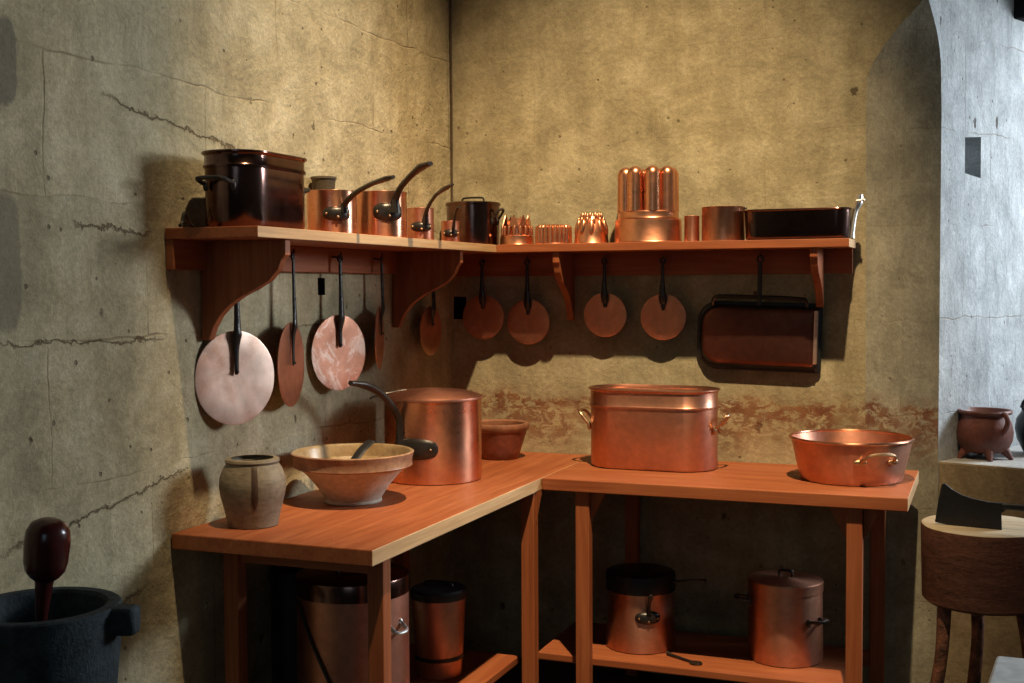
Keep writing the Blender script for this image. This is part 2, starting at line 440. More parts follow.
def tube(bm, pts, rad, seg=12, smooth=6, up=(0, 0, 1), flat=1.0, closed=False, mat=0):
    """Tube along pts. rad: one or a list of radii. flat: height/width ratio of the section."""
    if smooth: P = catmull(pts, smooth)
    else: P = [Vector(p) for p in pts]
    if closed: P = P[:-1]
    n = len(P)
    rads = lerp_list(rad, n) if isinstance(rad, (list, tuple)) else [rad] * n
    flats = lerp_list(flat, n) if isinstance(flat, (list, tuple)) else [flat] * n
    rings = []
    upv = Vector(up)
    for i, p in enumerate(P):
        if closed: t = P[(i + 1) % n] - P[i - 1]
        else: t = P[min(i + 1, n - 1)] - P[max(i - 1, 0)]
        t.normalize()
        side = t.cross(upv)
        if side.length < 0.05: side = t.cross(Vector((0.3, 1, 0.1)))
        side.normalize(); nn = side.cross(t).normalized()
        rings.append([p + side * rads[i] * cos(a) + nn * rads[i] * flats[i] * sin(a) for a in [2 * pi * k / seg for k in range(seg)]])
    if closed:
        loft(bm, rings + [rings[0]], True, mat=mat)
        bmesh.ops.remove_doubles(bm, verts=bm.verts, dist=1e-6)
    else:
        loft(bm, rings, True, True, True, mat)
    return bm


def prism(bm, outline, origin, ux, uy, n0, n1, mat=0):
    """Extrude the 2D outline (in plane ux, uy through origin) from n0 to n1 along ux x uy."""
    ux, uy, og = Vector(ux), Vector(uy), Vector(origin)
    nn = ux.cross(uy).normalized()
    a = [bm.verts.new(og + ux * x + uy * y + nn * n0) for x, y in outline]
    b = [bm.verts.new(og + ux * x + uy * y + nn * n1) for x, y in outline]
    bm.faces.new(a[::-1]).material_index = mat; bm.faces.new(b).material_index = mat
    for i in range(len(a)):
        j = (i + 1) % len(a)
        bm.faces.new((a[i], a[j], b[j], b[i])).material_index = mat
    return bm


def sphere(bm, c, r, sx=1, sy=1, sz=1, seg=20):
    m = Matrix.Translation(c) @ Matrix.Diagonal((r * sx, r * sy, r * sz, 1))
    bmesh.ops.create_uvsphere(bm, u_segments=seg, v_segments=seg // 2, radius=1, matrix=m)
    return bm


def poly_hole(bm, outer, holes, mapf, mat=0):
    edges = []
    for loop in [outer] + holes:
        vs = [bm.verts.new(mapf(*p)) for p in loop]
        edges += [bm.edges.new((vs[i], vs[(i + 1) % len(vs)])) for i in range(len(vs))]
    r = bmesh.ops.triangle_fill(bm, use_beauty=True, use_dissolve=False, edges=edges)
    for g in r['geom']:
        if isinstance(g, bmesh.types.BMFace): g.material_index = mat


def recess(bm, h, mapf, inward, depth, mat=1):
    """a rectangular putlog hole: h = four corners, sunk along inward"""
    iv = Vector(inward) * depth
    a = [Vector(mapf(*p)) for p in h]; b = [p + iv for p in a]
    A = [bm.verts.new(p) for p in a]; B = [bm.verts.new(p) for p in b]
    for i in range(4):
        j = (i + 1) % 4
        bm.faces.new((A[i], A[j], B[j], B[i])).material_index = mat
    bm.faces.new(B).material_index = mat


# ------------------------------------------------------------------ the room
H = 5.9
YF = -7.6      # wall behind the viewer
XR = 3.9       # right-hand wall
YA = 1.8       # back of the window bay

bm = bmesh.new(); box(bm, (-0.3, YF - .3, -0.1), (XR + .3, YA + .3, 0)); tag(bm_obj('floor', bm, M['floor'], smooth=False), kind='structure')
bm = bmesh.new(); box(bm, (-0.3, YF - .3, H), (XR + .3, YA + .3, H + .2)); tag(bm_obj('ceiling', bm, M['ceil'], smooth=False), kind='structure')

# left wall with one small putlog hole
bm = bmesh.new()
mp = lambda y, z: (0.0, y, z)
hole = [(-1.03, 1.44), (-0.985, 1.44), (-0.985, 1.495), (-1.03, 1.495)]
poly_hole(bm, [(YF, 0), (0, 0), (0, H), (YF, H)], [hole], mp)
recess(bm, hole, mp, (-1, 0, 0), 0.09)
prism(bm, [(YF, 0), (0, 0), (0, H), (YF, H)], (-0.12, 0, 0), (0, 1, 0), (0, 0, 1), -0.18, 0.0)
tag(bm_obj('wall_left', bm, [M['wall_left'], M['near_black']], smooth=False), kind='structure')

# back wall: flat face, the stopped chamfer at its right corner, and the white jamb of the window bay
ARR = Vector((1.787, 0, 0)); DJ = Vector((0.4392, 0.8984, 0)).normalized()
jam = lambda s, z: tuple(ARR + DJ * s + Vector((0, 0, z)))
bk = lambda x, z: (x, 0.0, z)
left_curve = [(1.600, 0.0), (1.594, 1.2), (1.589, 2.10), (1.592, 2.185), (1.612, 2.235), (1.655, 2.300), (1.700, 2.355), (1.745, 2.402), (1.787, 2.452)]
right_curve = [(0.108, 0.0), (0.108, 1.2), (0.107, 2.06), (0.103, 2.16), (0.098, 2.242), (0.085, 2.295), (0.066, 2.345), (0.036, 2.395), (0.0, 2.452)]
bm = bmesh.new()
hole = [(0.010, 1.336), (0.064, 1.336), (0.066, 1.424), (0.012, 1.426)]
poly_hole(bm, [(0, 0)] + left_curve + [(1.787, H), (0, H)], [hole], bk)
recess(bm, hole, bk, (0, 1, 0), 0.10)
ob = [(-0.3, 0.0), (1.3, 0.0), (1.3, 0.0)]
tag(bm_obj('wall_back', bm, [M['wall_back'], M['near_black']], smooth=False), kind='structure')
bm = bmesh.new()
A = [bm.verts.new(bk(*p)) for p in left_curve]; B = [bm.verts.new(jam(*p)) for p in right_curve[:-1]] + [A[-1]]
for i in range(len(A) - 1):
    if A[i + 1] is B[i + 1]: bm.faces.new((A[i], B[i], A[i + 1]))
    else: bm.faces.new((A[i], B[i], B[i + 1], A[i + 1]))
tag(bm_obj('trim_1', bm, M['wall_chamfer'], smooth=False), kind='structure')
bm = bmesh.new()
hole = [(0.278, 1.862), (0.398, 1.850), (0.396, 2.000), (0.276, 1.990)]
SJ = YA / DJ.y
poly_hole(bm, right_curve + [(0.0, H), (SJ, H), (SJ, 0.0)], [hole], jam)
nj = Vector((-DJ.y, DJ.x, 0))
recess(bm, hole, jam, nj, 0.13, 0)
tag(bm_obj('wall_jamb', bm, M['wall_white'], smooth=False), kind='structure')

# right wall with the window opening, wall behind the viewer, back of the bay
bm = bmesh.new()
op = [(0.45, 1.75), (1.65, 1.75), (1.65, 3.25), (0.45, 3.25)]
rw = lambda y, z: (XR, y, z)
rw2 = lambda y, z: (XR + .3, y, z)
poly_hole(bm, [(YF, 0), (YA, 0), (YA, H), (YF, H)], [op], rw)
poly_hole(bm, [(YF, 0), (YA, 0), (YA, H), (YF, H)], [op], rw2)
A = [bm.verts.new(rw(*p)) for p in op]; B = [bm.verts.new(rw2(*p)) for p in op]
for i in range(4):
    j = (i + 1) % 4; bm.faces.new((A[i], A[j], B[j], B[i]))
tag(bm_obj('wall_right', bm, M['wall_white'], smooth=False), kind='structure')
bm = bmesh.new(); box(bm, (1.787 + .4392 * SJ - .02, YA, 0), (XR + .3, YA + .3, H)); tag(bm_obj('wall_bay', bm, M['wall_white'], smooth=False), kind='structure')
bm = bmesh.new(); box(bm, (-0.3, YF - .3, 0), (XR + .3, YF, H)); tag(bm_obj('wall_front', bm, M['ceil'], smooth=False), kind='structure')
# window frame in the right wall
wf = bm_obj('window_1', (lambda b: (box(b, (XR + .18, 0.45, 1.75), (XR + .24, 0.51, 3.25)), box(b, (XR + .18, 1.59, 1.75), (XR + .24, 1.65, 3.25)),
     box(b, (XR + .18, 0.51, 1.75), (XR + .24, 1.59, 1.81)), box(b, (XR + .18, 0.51, 3.19), (XR + .24, 1.59, 3.25)), box(b, (XR + .19, 1.02, 1.81), (XR + .23, 1.08, 3.19)))[0])(bmesh.new()), M['beam'], smooth=False)
tag(wf, kind='structure')

# masonry ledge of the bay
ZL = 0.842
e0 = Vector((1.834, 0.0975, 0)); ed = Vector((0.278, -0.080, 0)).normalized()
e1 = e0 + ed * 2.13
back0 = ARR + DJ * SJ * 0.985
outl = [e0, e1, Vector((XR, e1.y, 0)), Vector((XR, YA, 0)), Vector((back0.x, YA, 0))]
bm = bmesh.new()
lo = [bm.verts.new((p.x, p.y, 0)) for p in outl]; hi = [bm.verts.new((p.x, p.y, ZL)) for p in outl]
bm.faces.new(hi).material_index = 0; bm.faces.new(lo[::-1]).material_index = 1
for i in range(len(lo)):
    j = (i + 1) % len(lo)
    bm.faces.new((lo[i], lo[j], hi[j], hi[i])).material_index = 1
tag(bm_obj('trim_2', bm, [M['sill'], M['sill_front']], smooth=False, bevel=0.008), kind='structure')
# timber lintel across the bay
bm = bmesh.new()
q = ARR + DJ * 0.642
prism(bm, [(q.x - .02, 2.462), (XR, 2.462), (XR, 2.80), (q.x - .02, 2.80)], (0, q.y, 0), (1, 0, 0), (0, 0, 1), -0.16, 0.0)
tag(bm_obj('trim_3', bm, M['near_black'], smooth=False, bevel=0.006), kind='structure')
# thin dark strip added to imitate the shading down the wall corner
bm = bmesh.new()
tube(bm, [(0.012, -0.010, 1.625), (0.014, -0.012, 2.2), (0.010, -0.012, 2.9), (0.013, -0.010, 3.6), (0.012, -0.01, H)], 0.0035, 8, 4)
tag(bm_obj('corner_shade_strip', bm, M['beam']), 'thin dark strip added as the shading up the corner where the two walls meet', 'corner shading')


# ------------------------------------------------------------------ the two tables
ZT = 0.82


def strut_box(name, lo, hi, mat, parent, bev=0.003):
    bm = bmesh.new(); box(bm, lo, hi); return bm_obj(name, bm, mat, parent, False, bev)


def gusset(parent, p, dirx, mat):
    """small triangular block under the top beside a leg"""
    bm = bmesh.new()
    ux = Vector(dirx)
    prism(bm, [(0, 0), (0.055, 0), (0, -0.10)], p, ux, (0, 0, 1), -0.012, 0.012)
    return bm_obj('corner_block', bm, mat, parent, False)


tl = thing('kitchen_table', 'reddish wooden table along the left wall holding the jar and large saucepan', 'table', (0, 0, 0))
bm = bmesh.new(); box(bm, (0.004, -1.80, ZT - .0415), (0.599, -0.004, ZT))
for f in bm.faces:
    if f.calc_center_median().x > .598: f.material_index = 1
bm_obj('tabletop', bm, [M['wood_y'], M['lit_edge_y']], tl, False, 0.003)
for (x, y) in ((0.09, -1.64), (0.548, -1.67), (0.572, -0.64), (0.09, -0.64)):
    strut_box('leg', (x - .023, y - .022, 0), (x + .023, y + .022, ZT - .0415), M['wood_z'], tl)
strut_box('apron', (0.1135, -1.650, ZT - .100), (0.524, -1.630, ZT - .0415), M['wood_x'], tl)
strut_box('crossbar', (0.1135, -1.660, 0.13), (0.524, -1.630, 0.18), M['wood_x'], tl)
strut_box('lower_shelf', (0.05, -1.594, 0.18), (0.517, -0.60, 0.205), M['wood_y'], tl)

tr = thing('kitchen_table', 'reddish wooden table along the back wall holding the lidded oval pot and basin', 'table', (0, 0, 0))
bm = bmesh.new(); box(bm, (0.601, -0.600, ZT - .0415), (1.776, -0.004, ZT))
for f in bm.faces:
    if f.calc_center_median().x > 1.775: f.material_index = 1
bm_obj('tabletop', bm, [M['wood_x'], M['lit_edge_y']], tr, False, 0.003)
for (x, y) in ((0.737, -0.56), (1.618, -0.56), (0.76, -0.045), (1.645, -0.045)):
    strut_box('leg', (x - .024, y - .020, 0), (x + .024, y + .020, ZT - .0415), M['wood_z'], tr)
for x, s in ((0.759, 1), (1.644, 1), (1.592, -1)):
    gusset(tr, (x, -0.55, ZT - .0415), (s, 0, 0), M['wood_z'])
strut_box('lower_shelf', (0.56, -0.5385, 0.18), (1.593, -0.12, 0.205), M['wood_x'], tr)
strut_box('crossbar', (0.755, -0.060, 0.13), (1.62, -0.030, 0.18), M['wood_x'], tr)
gusset(tl, (0.586, -0.64, ZT - .0415), (0, 1, 0), M['wood_z'])


# ------------------------------------------------------------------ the two wall shelves
ZS = 1.62
bracket_profile = [(0, 0), (0.255, 0), (0.255, -0.040), (0.243, -0.052), (0.232, -0.078), (0.205, -0.106), (0.168, -0.126), (0.124, -0.146),
                   (0.085, -0.170), (0.056, -0.198), (0.036, -0.228), (0.026, -0.255), (0.022, -0.262), (0, -0.262)]


def bracket(parent, at, out, side, depth, drop):
    bm = bmesh.new()
    pr = [(x / 0.255 * depth, z / 0.262 * drop) for x, z in bracket_profile]
    prism(bm, pr, at, out, (0, 0, 1), -0.013, 0.013)
    return bm_obj('bracket', bm, M['wood_z'], parent, False, 0.002)


def hook(parent, at, out):
    """iron J hook: at = point on the rail face"""
    a = Vector(at); o = Vector(out)
    bm = bmesh.new()
    tube(bm, [a - o * .004, a + o * .012, a + o * .027 + Vector((0, 0, -.004)), a + o * .034 + Vector((0, 0, .006)), a + o * .033 + Vector((0, 0, .018))], [.0035, .0033, .003, .003, .002], 8, 5)
    return bm_obj('hook', bm, M['iron'], parent)


Z0 = ZS - 0.029
sl = thing('wall_shelf', 'wooden bracketed shelf on the left wall holding the saucepans', 'shelf')
bm = bmesh.new()
prism(bm, [(0.003, -1.803), (0.286, -1.803), (0.286, -0.2185), (0.235, -0.168), (0.003, -0.003)], (0, 0, 0), (1, 0, 0), (0, 1, 0), Z0, ZS)
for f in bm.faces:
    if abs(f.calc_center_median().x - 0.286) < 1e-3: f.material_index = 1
bm_obj('shelf_board', bm, [M['wood_y'], M['lit_edge_y']], sl, False, 0.002)
strut_box('rail', (0.002, -1.80, 1.512), (0.026, -0.03, Z0), M['wood_y'], sl, 0.002)
bracket(sl, (0.003, -1.640, Z0), (1, 0, 0), 0, 0.268, 0.268)
bracket(sl, (0.003, -0.505, Z0), (1, 0, 0), 0, 0.268, 0.272)
hook_z = 1.562
for y in (-1.565, -1.268, -0.985, -0.700, -0.290):
    hook(sl, (0.026, y, hook_z), (1, 0, 0))

sr = thing('wall_shelf', 'wooden bracketed shelf on the back wall holding the copper moulds', 'shelf')
bm = bmesh.new()
prism(bm, [(0.003, -0.0025), (0.235, -0.1675), (0.2865, -0.2185), (1.559, -0.2185), (1.559, -0.0025)], (0, 0, 0), (1, 0, 0), (0, 1, 0), Z0, ZS)
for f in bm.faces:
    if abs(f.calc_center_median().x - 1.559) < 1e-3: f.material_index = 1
bm_obj('shelf_board', bm, [M['wood_x'], M['lit_edge_y']], sr, False, 0.002)
strut_box('rail', (0.028, -0.026, 1.505), (1.550, -0.002, Z0), M['wood_x'], sr, 0.002)
bracket(sr, (0.515, -0.026, Z0), (0, -1, 0), 0, 0.180, 0.255)
bracket(sr, (1.441, -0.026, Z0), (0, -1, 0), 0, 0.180, 0.205)
for x in (0.158, 0.346, 0.655, 0.878, 1.235):
    hook(sr, (x, -0.026, hook_z), (0, -1, 0))


# ------------------------------------------------------------------ hanging lids
def hanging_lid(label, frame_loc, rz, r, drop, mat, handle_len_below, group, dome=0.006, tilt=0.0, wob=0.0):
    """Local frame: x right along the wall, -y out of the wall, origin at the eye hung on the hook.
    drop = distance from the eye down to the disc centre."""
    t = thing('pan_lid', label, 'pan lid', frame_loc, rz, group)
    t.rotation_euler = (0, tilt, rz)
    bm = bmesh.new()
    prof = [(0, 0.000), (r * .55, 0.0012), (r - .004, 0.0030), (r, 0.0022), (r, -0.0005), (r - .004, -0.0008), (r * .5, -0.0030), (0, -0.0035)]
    lathe(bm, prof, 72)
    if wob:
        for v in bm.verts:
            q = v.co.copy(); v.co.z += wob * sin(9 * q.x / r + 2) * cos(6 * q.y / r) * (q.length / r) ** 2
    # disc faces -y
    bmesh.ops.rotate(bm, verts=bm.verts, cent=(0, 0, 0), matrix=Matrix.Rotation(radians(90), 3, 'X'))
    bmesh.ops.translate(bm, verts=bm.verts, vec=(0, 0.010, -drop))
    bm_obj('lid_disc', bm, mat, t)
    bm = bmesh.new()
    zr = -(drop - r)           # where the handle meets the rim
    ze = -(drop - r) - handle_len_below
    # shaft: eye, slim neck, wide shoulder at the rim, tapered tongue riveted onto the disc
    tube(bm, [(0, -.001, -.012), (0, -.001, -.035), (0, -.002, zr * .55), (0, -.004, zr + .012), (0, -.004, zr - .01), (0, .001, zr - .035), (0, .002, (zr + ze) / 2), (0, .002, ze + .012), (0, .003, ze)],
         [.0052, .0066, .0072, .0110, .0145, .0115, .0080, .0072, .0045], 12, 5, up=(0, 1, 0), flat=[.8, .7, .7, .55, .5, .5, .5, .5, .5])
    # eye ring
    tube(bm, [(.0085 * cos(a), 0, -.004 + .0105 * sin(a)) for a in [2 * pi * k / 12 for k in range(13)]], .0042, 8, 0, up=(0, 1, 0), closed=True)
    bm_obj('handle', bm, M['iron'], t)
    for z in (zr - .022, ze + .008):
        bm = bmesh.new(); sphere(bm, (0, -.004, z), .0042, 1, .6, 1, 10); bm_obj('rivet', bm, M['iron'], t)
    return t


# left wall: local x runs towards -y of the room; out of the wall is +x  -> rotate +90 deg
LW = radians(90)
eye_z = 1.561
for (lab, y, x, r, zc, dr, mat, tl_, g, wob) in (
    ('largest pale copper lid hanging at the left end of the left wall, facing the room', -1.565, .056, .131, 1.214, -21, 'copper_lid_pale', .122, 'left', .0008),
    ('red copper lid turned nearly edge-on between the two pale lids on the left wall', -1.268, .056, .127, 1.233, 14, 'copper_lid', .13, 'left', .0005),
    ('copper lid with patchy whitish tinning hanging on the left wall above the saucepan handle', -0.985, .056, .122, 1.254, -15, 'copper_lid_patchy', .105, 'left', .0008),
    ('thin edge-on copper lid hanging on the left wall just before the inner bracket', -0.700, .056, .108, 1.290, 20, 'copper_lid', .10, 'left', .0005),
    ('small red-brown copper lid on the left wall nearest the corner', -0.290, .056, .092, 1.300, 0, 'copper_lid', .075, 'left', .0003)):
    hanging_lid(lab, (x, y, eye_z), LW + radians(dr), r, eye_z - zc, M[mat], tl_, 'round copper lids hanging on the left wall', wob=wob)
for (lab, x, r, zc, tl_) in (
    ('small dark red copper lid hanging on the back wall nearest the corner', .158, .087, 1.346, .055),
    ('small copper lid with a bright lower edge, second from the corner on the back wall', .346, .087, 1.328, .060),
    ('small dull pink copper lid hanging just right of the bracket on the back wall', .655, .083, 1.356, .055),
    ('small dull copper lid on the back wall, nearest the black roasting pan', .878, .085, 1.349, .060)):
    hanging_lid(lab, (x, -.056, eye_z), 0, r, eye_z - zc, M['copper_lid'], tl_, 'round copper lids hanging on the back wall', wob=.0004)

# ------------------------------------------------------------------ black roasting pan hanging on the back wall
rp = thing('roasting_pan', 'black rimmed copper roasting pan hanging by an iron bar on the back wall', 'roasting pan', (1.235, -.056, eye_z))
rp.rotation_euler = (0, radians(1.6), 0)


def dshape(x0, x1, z0, z1, rad, rsm, n=8):
    pts = []
    for cx, cz, a0, rr in ((x0 + rad, z0 + rad, 180, rad), (x1 - rsm, z0 + rsm, 270, rsm), (x1 - rsm, z1 - rsm, 0, rsm), (x0 + rad, z1 - rad, 90, rad)):
        for k in range(n + 1):
            a = radians(a0 + 90 * k / n)
            pts.append((cx + rr * cos(a), cz + rr * sin(a)))
    return pts


X0, X1, ZB, ZTP = -.226, .216, -.402, -.160
lay = [  # (inset, y)
    (0.000, .046), (-.003, .042), (0.000, .036), (.008, .035), (.012, .031), (.020, .016), (.027, .011), (.036, .009)]
rings = []
for ins, y in lay:
    rr = max(.075 - ins * .5, .04)
    rings.append([(x, y, z) for x, z in dshape(X0 + ins, X1 - ins, ZB + ins, ZTP - ins, rr, max(.012, .012))])
bm = bmesh.new()
rs = loft(bm, rings[:6], True, True, False)
bm_obj('pan_side', bm, M['black_pan'], rp)
bm = bmesh.new(); loft(bm, rings[5:], True, False, True); bm_obj('pan_bottom', bm, M['pan_bottom'], rp)
bm = bmesh.new()
box(bm, (X1 - .0235, .012, ZB + .03), (X1 - .010, .034, ZTP - .022)); bm_obj('lit_pan_end', bm, M['copper_lid_pale'], rp, False, .003)  # pale copper carries the window light on this end in its colour
bm = bmesh.new()
tube(bm, [(X0 + .055, .030, ZTP - .012), (X0 + .06, .020, ZTP + .010), (X0 + .085, .016, ZTP + .020), (-.02, .016, ZTP + .021), (X1 - .075, .016, ZTP + .018), (X1 - .055, .020, ZTP + .008), (X1 - .05, .030, ZTP - .012)], .0075, 10, 6)
bm_obj('handle_bar', bm, M['iron'], rp)
bm = bmesh.new()
tube(bm, [(0, .0, -.010), (0, .002, -.06), (0, .006, -.13), (0, .008, -.170)], [.0065, .0085, .0085, .007], 12, 4, up=(0, 1, 0), flat=.6)
tube(bm, [(.010 * cos(a), 0, -.004 + .012 * sin(a)) for a in [2 * pi * k / 12 for k in range(13)]], .0042, 8, 0, up=(0, 1, 0), closed=True)
sphere(bm, (-.014, -.004, -.125), .007)
bm_obj('hanging_bar', bm, M['iron'], rp)


# ------------------------------------------------------------------ saucepans
def iron_handle(parent, r, z, ang, path, rad, boss_w, boss_h, mat, bang=None):
    """boss plate wrapped on the pan side at height z, then a shaft. path = [(distance from axis, height)]"""
    a = radians(ang)
    dx, dy = cos(a), sin(a)
    if bang is not None: a = radians(bang)
    bm = bmesh.new()
    n, m = 16, 10
    rows = []
    for i in range(n + 1):
        u = -1 + 2 * i / n
        row = []
        for j in range(m + 1):
            v = -1 + 2 * j / m
            w = sqrt(max(0, 1 - abs(u) ** 2.6)) if abs(u) < 1 else 0
            hh = boss_h * (0.22 + 0.78 * w) * v
            th = -.001 + .013 * (max(0, 1 - u * u) ** .5) * (max(0, 1 - v * v) ** .5)
            b = a + u * boss_w / r
            row.append(((r + th) * cos(b), (r + th) * sin(b), z + hh))
        rows.append(row)
    V = [[bm.verts.new(p) for p in row] for row in rows]
    for i in range(n):
        for j in range(m):
            bm.faces.new((V[i][j], V[i + 1][j], V[i + 1][j + 1], V[i][j + 1]))
    pts = [(d * dx, d * dy, zz) for d, zz in path]
    rads = [rad * k for k in (1.9, 1.15, .95, .85, .8, .9, .55)]
    tube(bm, pts, rads, 14, 7, up=(-dy, dx, 0), flat=[.9, .8, .75, .8, 1.1, 1.5, 1.3])
    h = bm_obj('handle', bm, mat, parent)
    for u in (-.68, .68, 0):
        b = a + u * boss_w / r
        q = bmesh.new(); sphere(q, ((r + (.0085 if u else .011)) * cos(b), (r + (.0085 if u else .011)) * sin(b), z - (.0 if u else boss_h * .45)), .0042, 1, 1, 1, 10)
        bm_obj('rivet', q, M['brass'], h)
    return h


def saucepan(label, cat, loc, r, h, mat, ang, path, rad, boss, z_boss, group=None, flare=0.0, name='saucepan', bang=None):
    t = thing(name, label, cat, loc, 0, group)
    bm = bmesh.new()
    lathe(bm, vessel([(r - .006, 0), (r - .001, .003), (r, .009), (r + flare * .5, h * .5), (r + flare, h - .004), (r + flare + .001, h - .001), (r + flare, h)], .003), 80)
    bm_obj('pan_body', bm, mat, t)
    iron_handle(t, r, z_boss, ang, path, rad, boss[0], boss[1], M['iron'], bang)
    return t


def P(loc, pts):  # absolute heights -> local
    return [(d, z - loc[2]) for d, z in pts]


G = 'saucepans on the left shelf'
L = (.15, -1.197, ZS)
saucepan('copper saucepan on the left shelf beside the dark oval pot, lowest handle', 'saucepan', L, .075, .133, M['copper'], -33,
         P(L, [(.077, 1.688), (.088, 1.712), (.148, 1.737), (.21, 1.751), (.268, 1.760), (.335, 1.766), (.372, 1.768)]), .0090, (.044, .022), .062, G, bang=-48)
L = (.15, -.877, ZS)
saucepan('copper saucepan on the left shelf with the highest curving handle', 'saucepan', L, .083, .152, M['copper'], -33,
         P(L, [(.084, 1.705), (.094, 1.745), (.120, 1.775), (.160, 1.798), (.205, 1.818), (.255, 1.834), (.308, 1.840)]), .0125, (.052, .030), .085, G, bang=-46)
L = (.15, -.586, ZS)
saucepan('small copper saucepan on the left shelf whose handle crosses the corner', 'saucepan', L, .047, .118, M['copper_red'], -45,
         P(L, [(.048, 1.682), (.062, 1.718), (.090, 1.742), (.135, 1.763), (.180, 1.777), (.260, 1.789), (.320, 1.795)]), .0080, (.040, .018), .052, G, bang=-60)
L = (.205, -.455, ZS)
saucepan('tiniest copper saucepan on the left shelf in front of the dark lidded casserole', 'saucepan', L, .032, .078, M['copper_red'], -50,
         P(L, [(.033, 1.652), (.040, 1.672), (.050, 1.695), (.062, 1.715), (.080, 1.728), (.100, 1.737), (.118, 1.741)]), .0060, (.030, .015), .034, G, bang=-62)

# large saucepan on the table with its own flat lid
L = (.259, -.726, ZT)
sp = saucepan('large tall copper saucepan with a long iron handle on the left table', 'saucepan', L, .163, .270, M['copper'], -105,
              P(L, [(.160, .935), (.166, .975), (.170, 1.030), (.205, 1.082), (.262, 1.128), (.330, 1.157), (.394, 1.168)]), .0140, (.084, .036), .118, bang=-88)
# the lid lies in the pan mouth and has a handle of its own
bm = bmesh.new()
lathe(bm, [(0, .0005), (.160, .0005), (.1665, .000), (.1672, .004), (.1665, .008), (.162, .011), (.140, .0185), (.110, .026), (.060, .031), (0, .032)], 96)
ld = bm_obj('lid', bm, M['copper_dull'], sp); ld.location = (0, 0, .2705)
bm = bmesh.new()
a = radians(-150)
tube(bm, [(k * cos(a), k * sin(a), z) for k, z in ((.09, .030), (.11, .028), (.14, .022), (.165, .018), (.19, .012), (.212, .002))], [.005, .007, .008, .010, .008, .006], 10, 5, flat=.5)
bm_obj('handle', bm, M['iron'], ld)


# ------------------------------------------------------------------ oval stock pots
def oval(b_over, a, b):
    """ stadium section: half length a, half width b; r is an offset (0 = nominal)"""
    def fn(r, ang):
        bb = b + (r - 1.0)
        s = a - b
        x = bb * cos(ang)
        y = bb * sin(ang)
        # keep straight sides
        k = max(-1, min(1, cos(ang) * 6)) * s
        return (x + k, y)
    return fn


def loop_handle(parent, p, out, w, reach, rise, rad, mat, name='loop_handle', droop=0.0):
    """bail: two roots w apart on the side, bowing out along out and up by rise"""
    p, o = Vector(p), Vector(out).normalized(); s = Vector((-o.y, o.x, 0))
    bm = bmesh.new()
    pts = [p - s * w * .5 - o * .002, p - s * w * .5 + o * reach * .35 + Vector((0, 0, rise * .35)), p - s * w * .42 + o * reach * .85 + Vector((0, 0, rise * .9)),
           p + o * reach + Vector((0, 0, rise)), p + s * w * .42 + o * reach * .85 + Vector((0, 0, rise * .9)), p + s * w * .5 + o * reach * .35 + Vector((0, 0, rise * .35)), p + s * w * .5 - o * .002]
    tube(bm, pts, rad, 10, 6)
    h = bm_obj(name, bm, mat, parent)
    for k in (-1, 1):
        q = bmesh.new()
        c = p + s * w * .5 * k
        sphere(q, c + Vector((0, 0, -.004)), .010, .75, .75, 1.5, 12)
        bm_obj('handle_plate', q, mat, h)
    return h


def stockpot(label, loc, rz, a, b, h, seam, mat, hmat, hz, rise, hw=.07, reach=.035):
    t = thing('stockpot', label, 'stockpot', loc, rz)
    bm = bmesh.new()
    prof = [(.985, 0), (.996, .003), (1.0, .010), (1.0, seam)]
    prof = [(0, 0)] + prof + [(.997, seam), (.984, seam), (.984, .004), (0, .004)]
    lathe(bm, prof, 96, oval(0, a, b)); bm_obj('pot_body', bm, mat, t)
    bm = bmesh.new()
    lathe(bm, [(.986, seam - .002), (1.0045, seam - .002), (1.0055, seam + .004), (1.002, seam + .009), (1.001, h - .008), (1.004, h - .004), (1.0085, h - .001), (1.0085, h + .003), (1.004, h + .004), (.998, h), (.986, h - .004), (.986, seam - .002)], 96, oval(0, a, b))
    bm_obj('lid_collar', bm, mat, t)
    bm = bmesh.new()
    lathe(bm, [(0, h - .012), (.985, h - .012), (.9855, h - .009), (.9, h - .006), (0, h - .004)], 96, oval(0, a, b))
    bm_obj('lid_panel', bm, mat, t)
    loop_handle(t, (a, 0, hz), (1, 0, 0), hw, reach, rise, .0058, hmat)
    loop_handle(t, (-a, 0, hz), (-1, 0, 0), hw, reach, rise, .0058, hmat)
    return t


stockpot('bright oval copper stockpot with a collared lid standing on the right table', (.887, -.219, ZT), 0, .228, .118, .279, .218, M['copper_red'], M['brass'], .145, .05, .075, .045)
stockpot('dark shiny oval copper stockpot at the left end of the left shelf', (.150, -1.602, ZS), radians(90), .167, .088, .196, .158, M['copper_dark'], M['iron'], .112, .012, .085, .052)

# small bent iron loop lying beside the stockpot
bm = bmesh.new()
tube(bm, [(.045, -1.795, ZS + .006), (.040, -1.780, ZS + .012), (.038, -1.768, ZS + .038), (.037, -1.758, ZS + .036), (.036, -1.744, ZS + .016), (.036, -1.728, ZS + .006)], .005, 8, 5)
bm_obj('bent_iron_loop', bm, M['iron'])
tag(bpy.data.objects['bent_iron_loop'], 'small bent iron loop lying at the far left end of the left shelf', 'iron loop')

# dark tapered cup behind the saucepans
t = thing('tapered_cup', 'dark tapered clay cup standing tall behind the first saucepan', 'cup', (.048, -1.068, ZS))
bm = bmesh.new(); lathe(bm, vessel([(.024, 0), (.0245, .005), (.027, .10), (.0375, .180), (.0385, .186)], .004), 40)
bm_obj('cup_body', bm, M['dark_clay'], t)
bm = bmesh.new(); lathe(bm, [(.0375, .182), (.0405, .184), (.0405, .190), (.0375, .191), (.0340, .190), (.0340, .183), (.0375, .182)], 40); bm_obj('cup_rim', bm, M['dark_clay'], t)

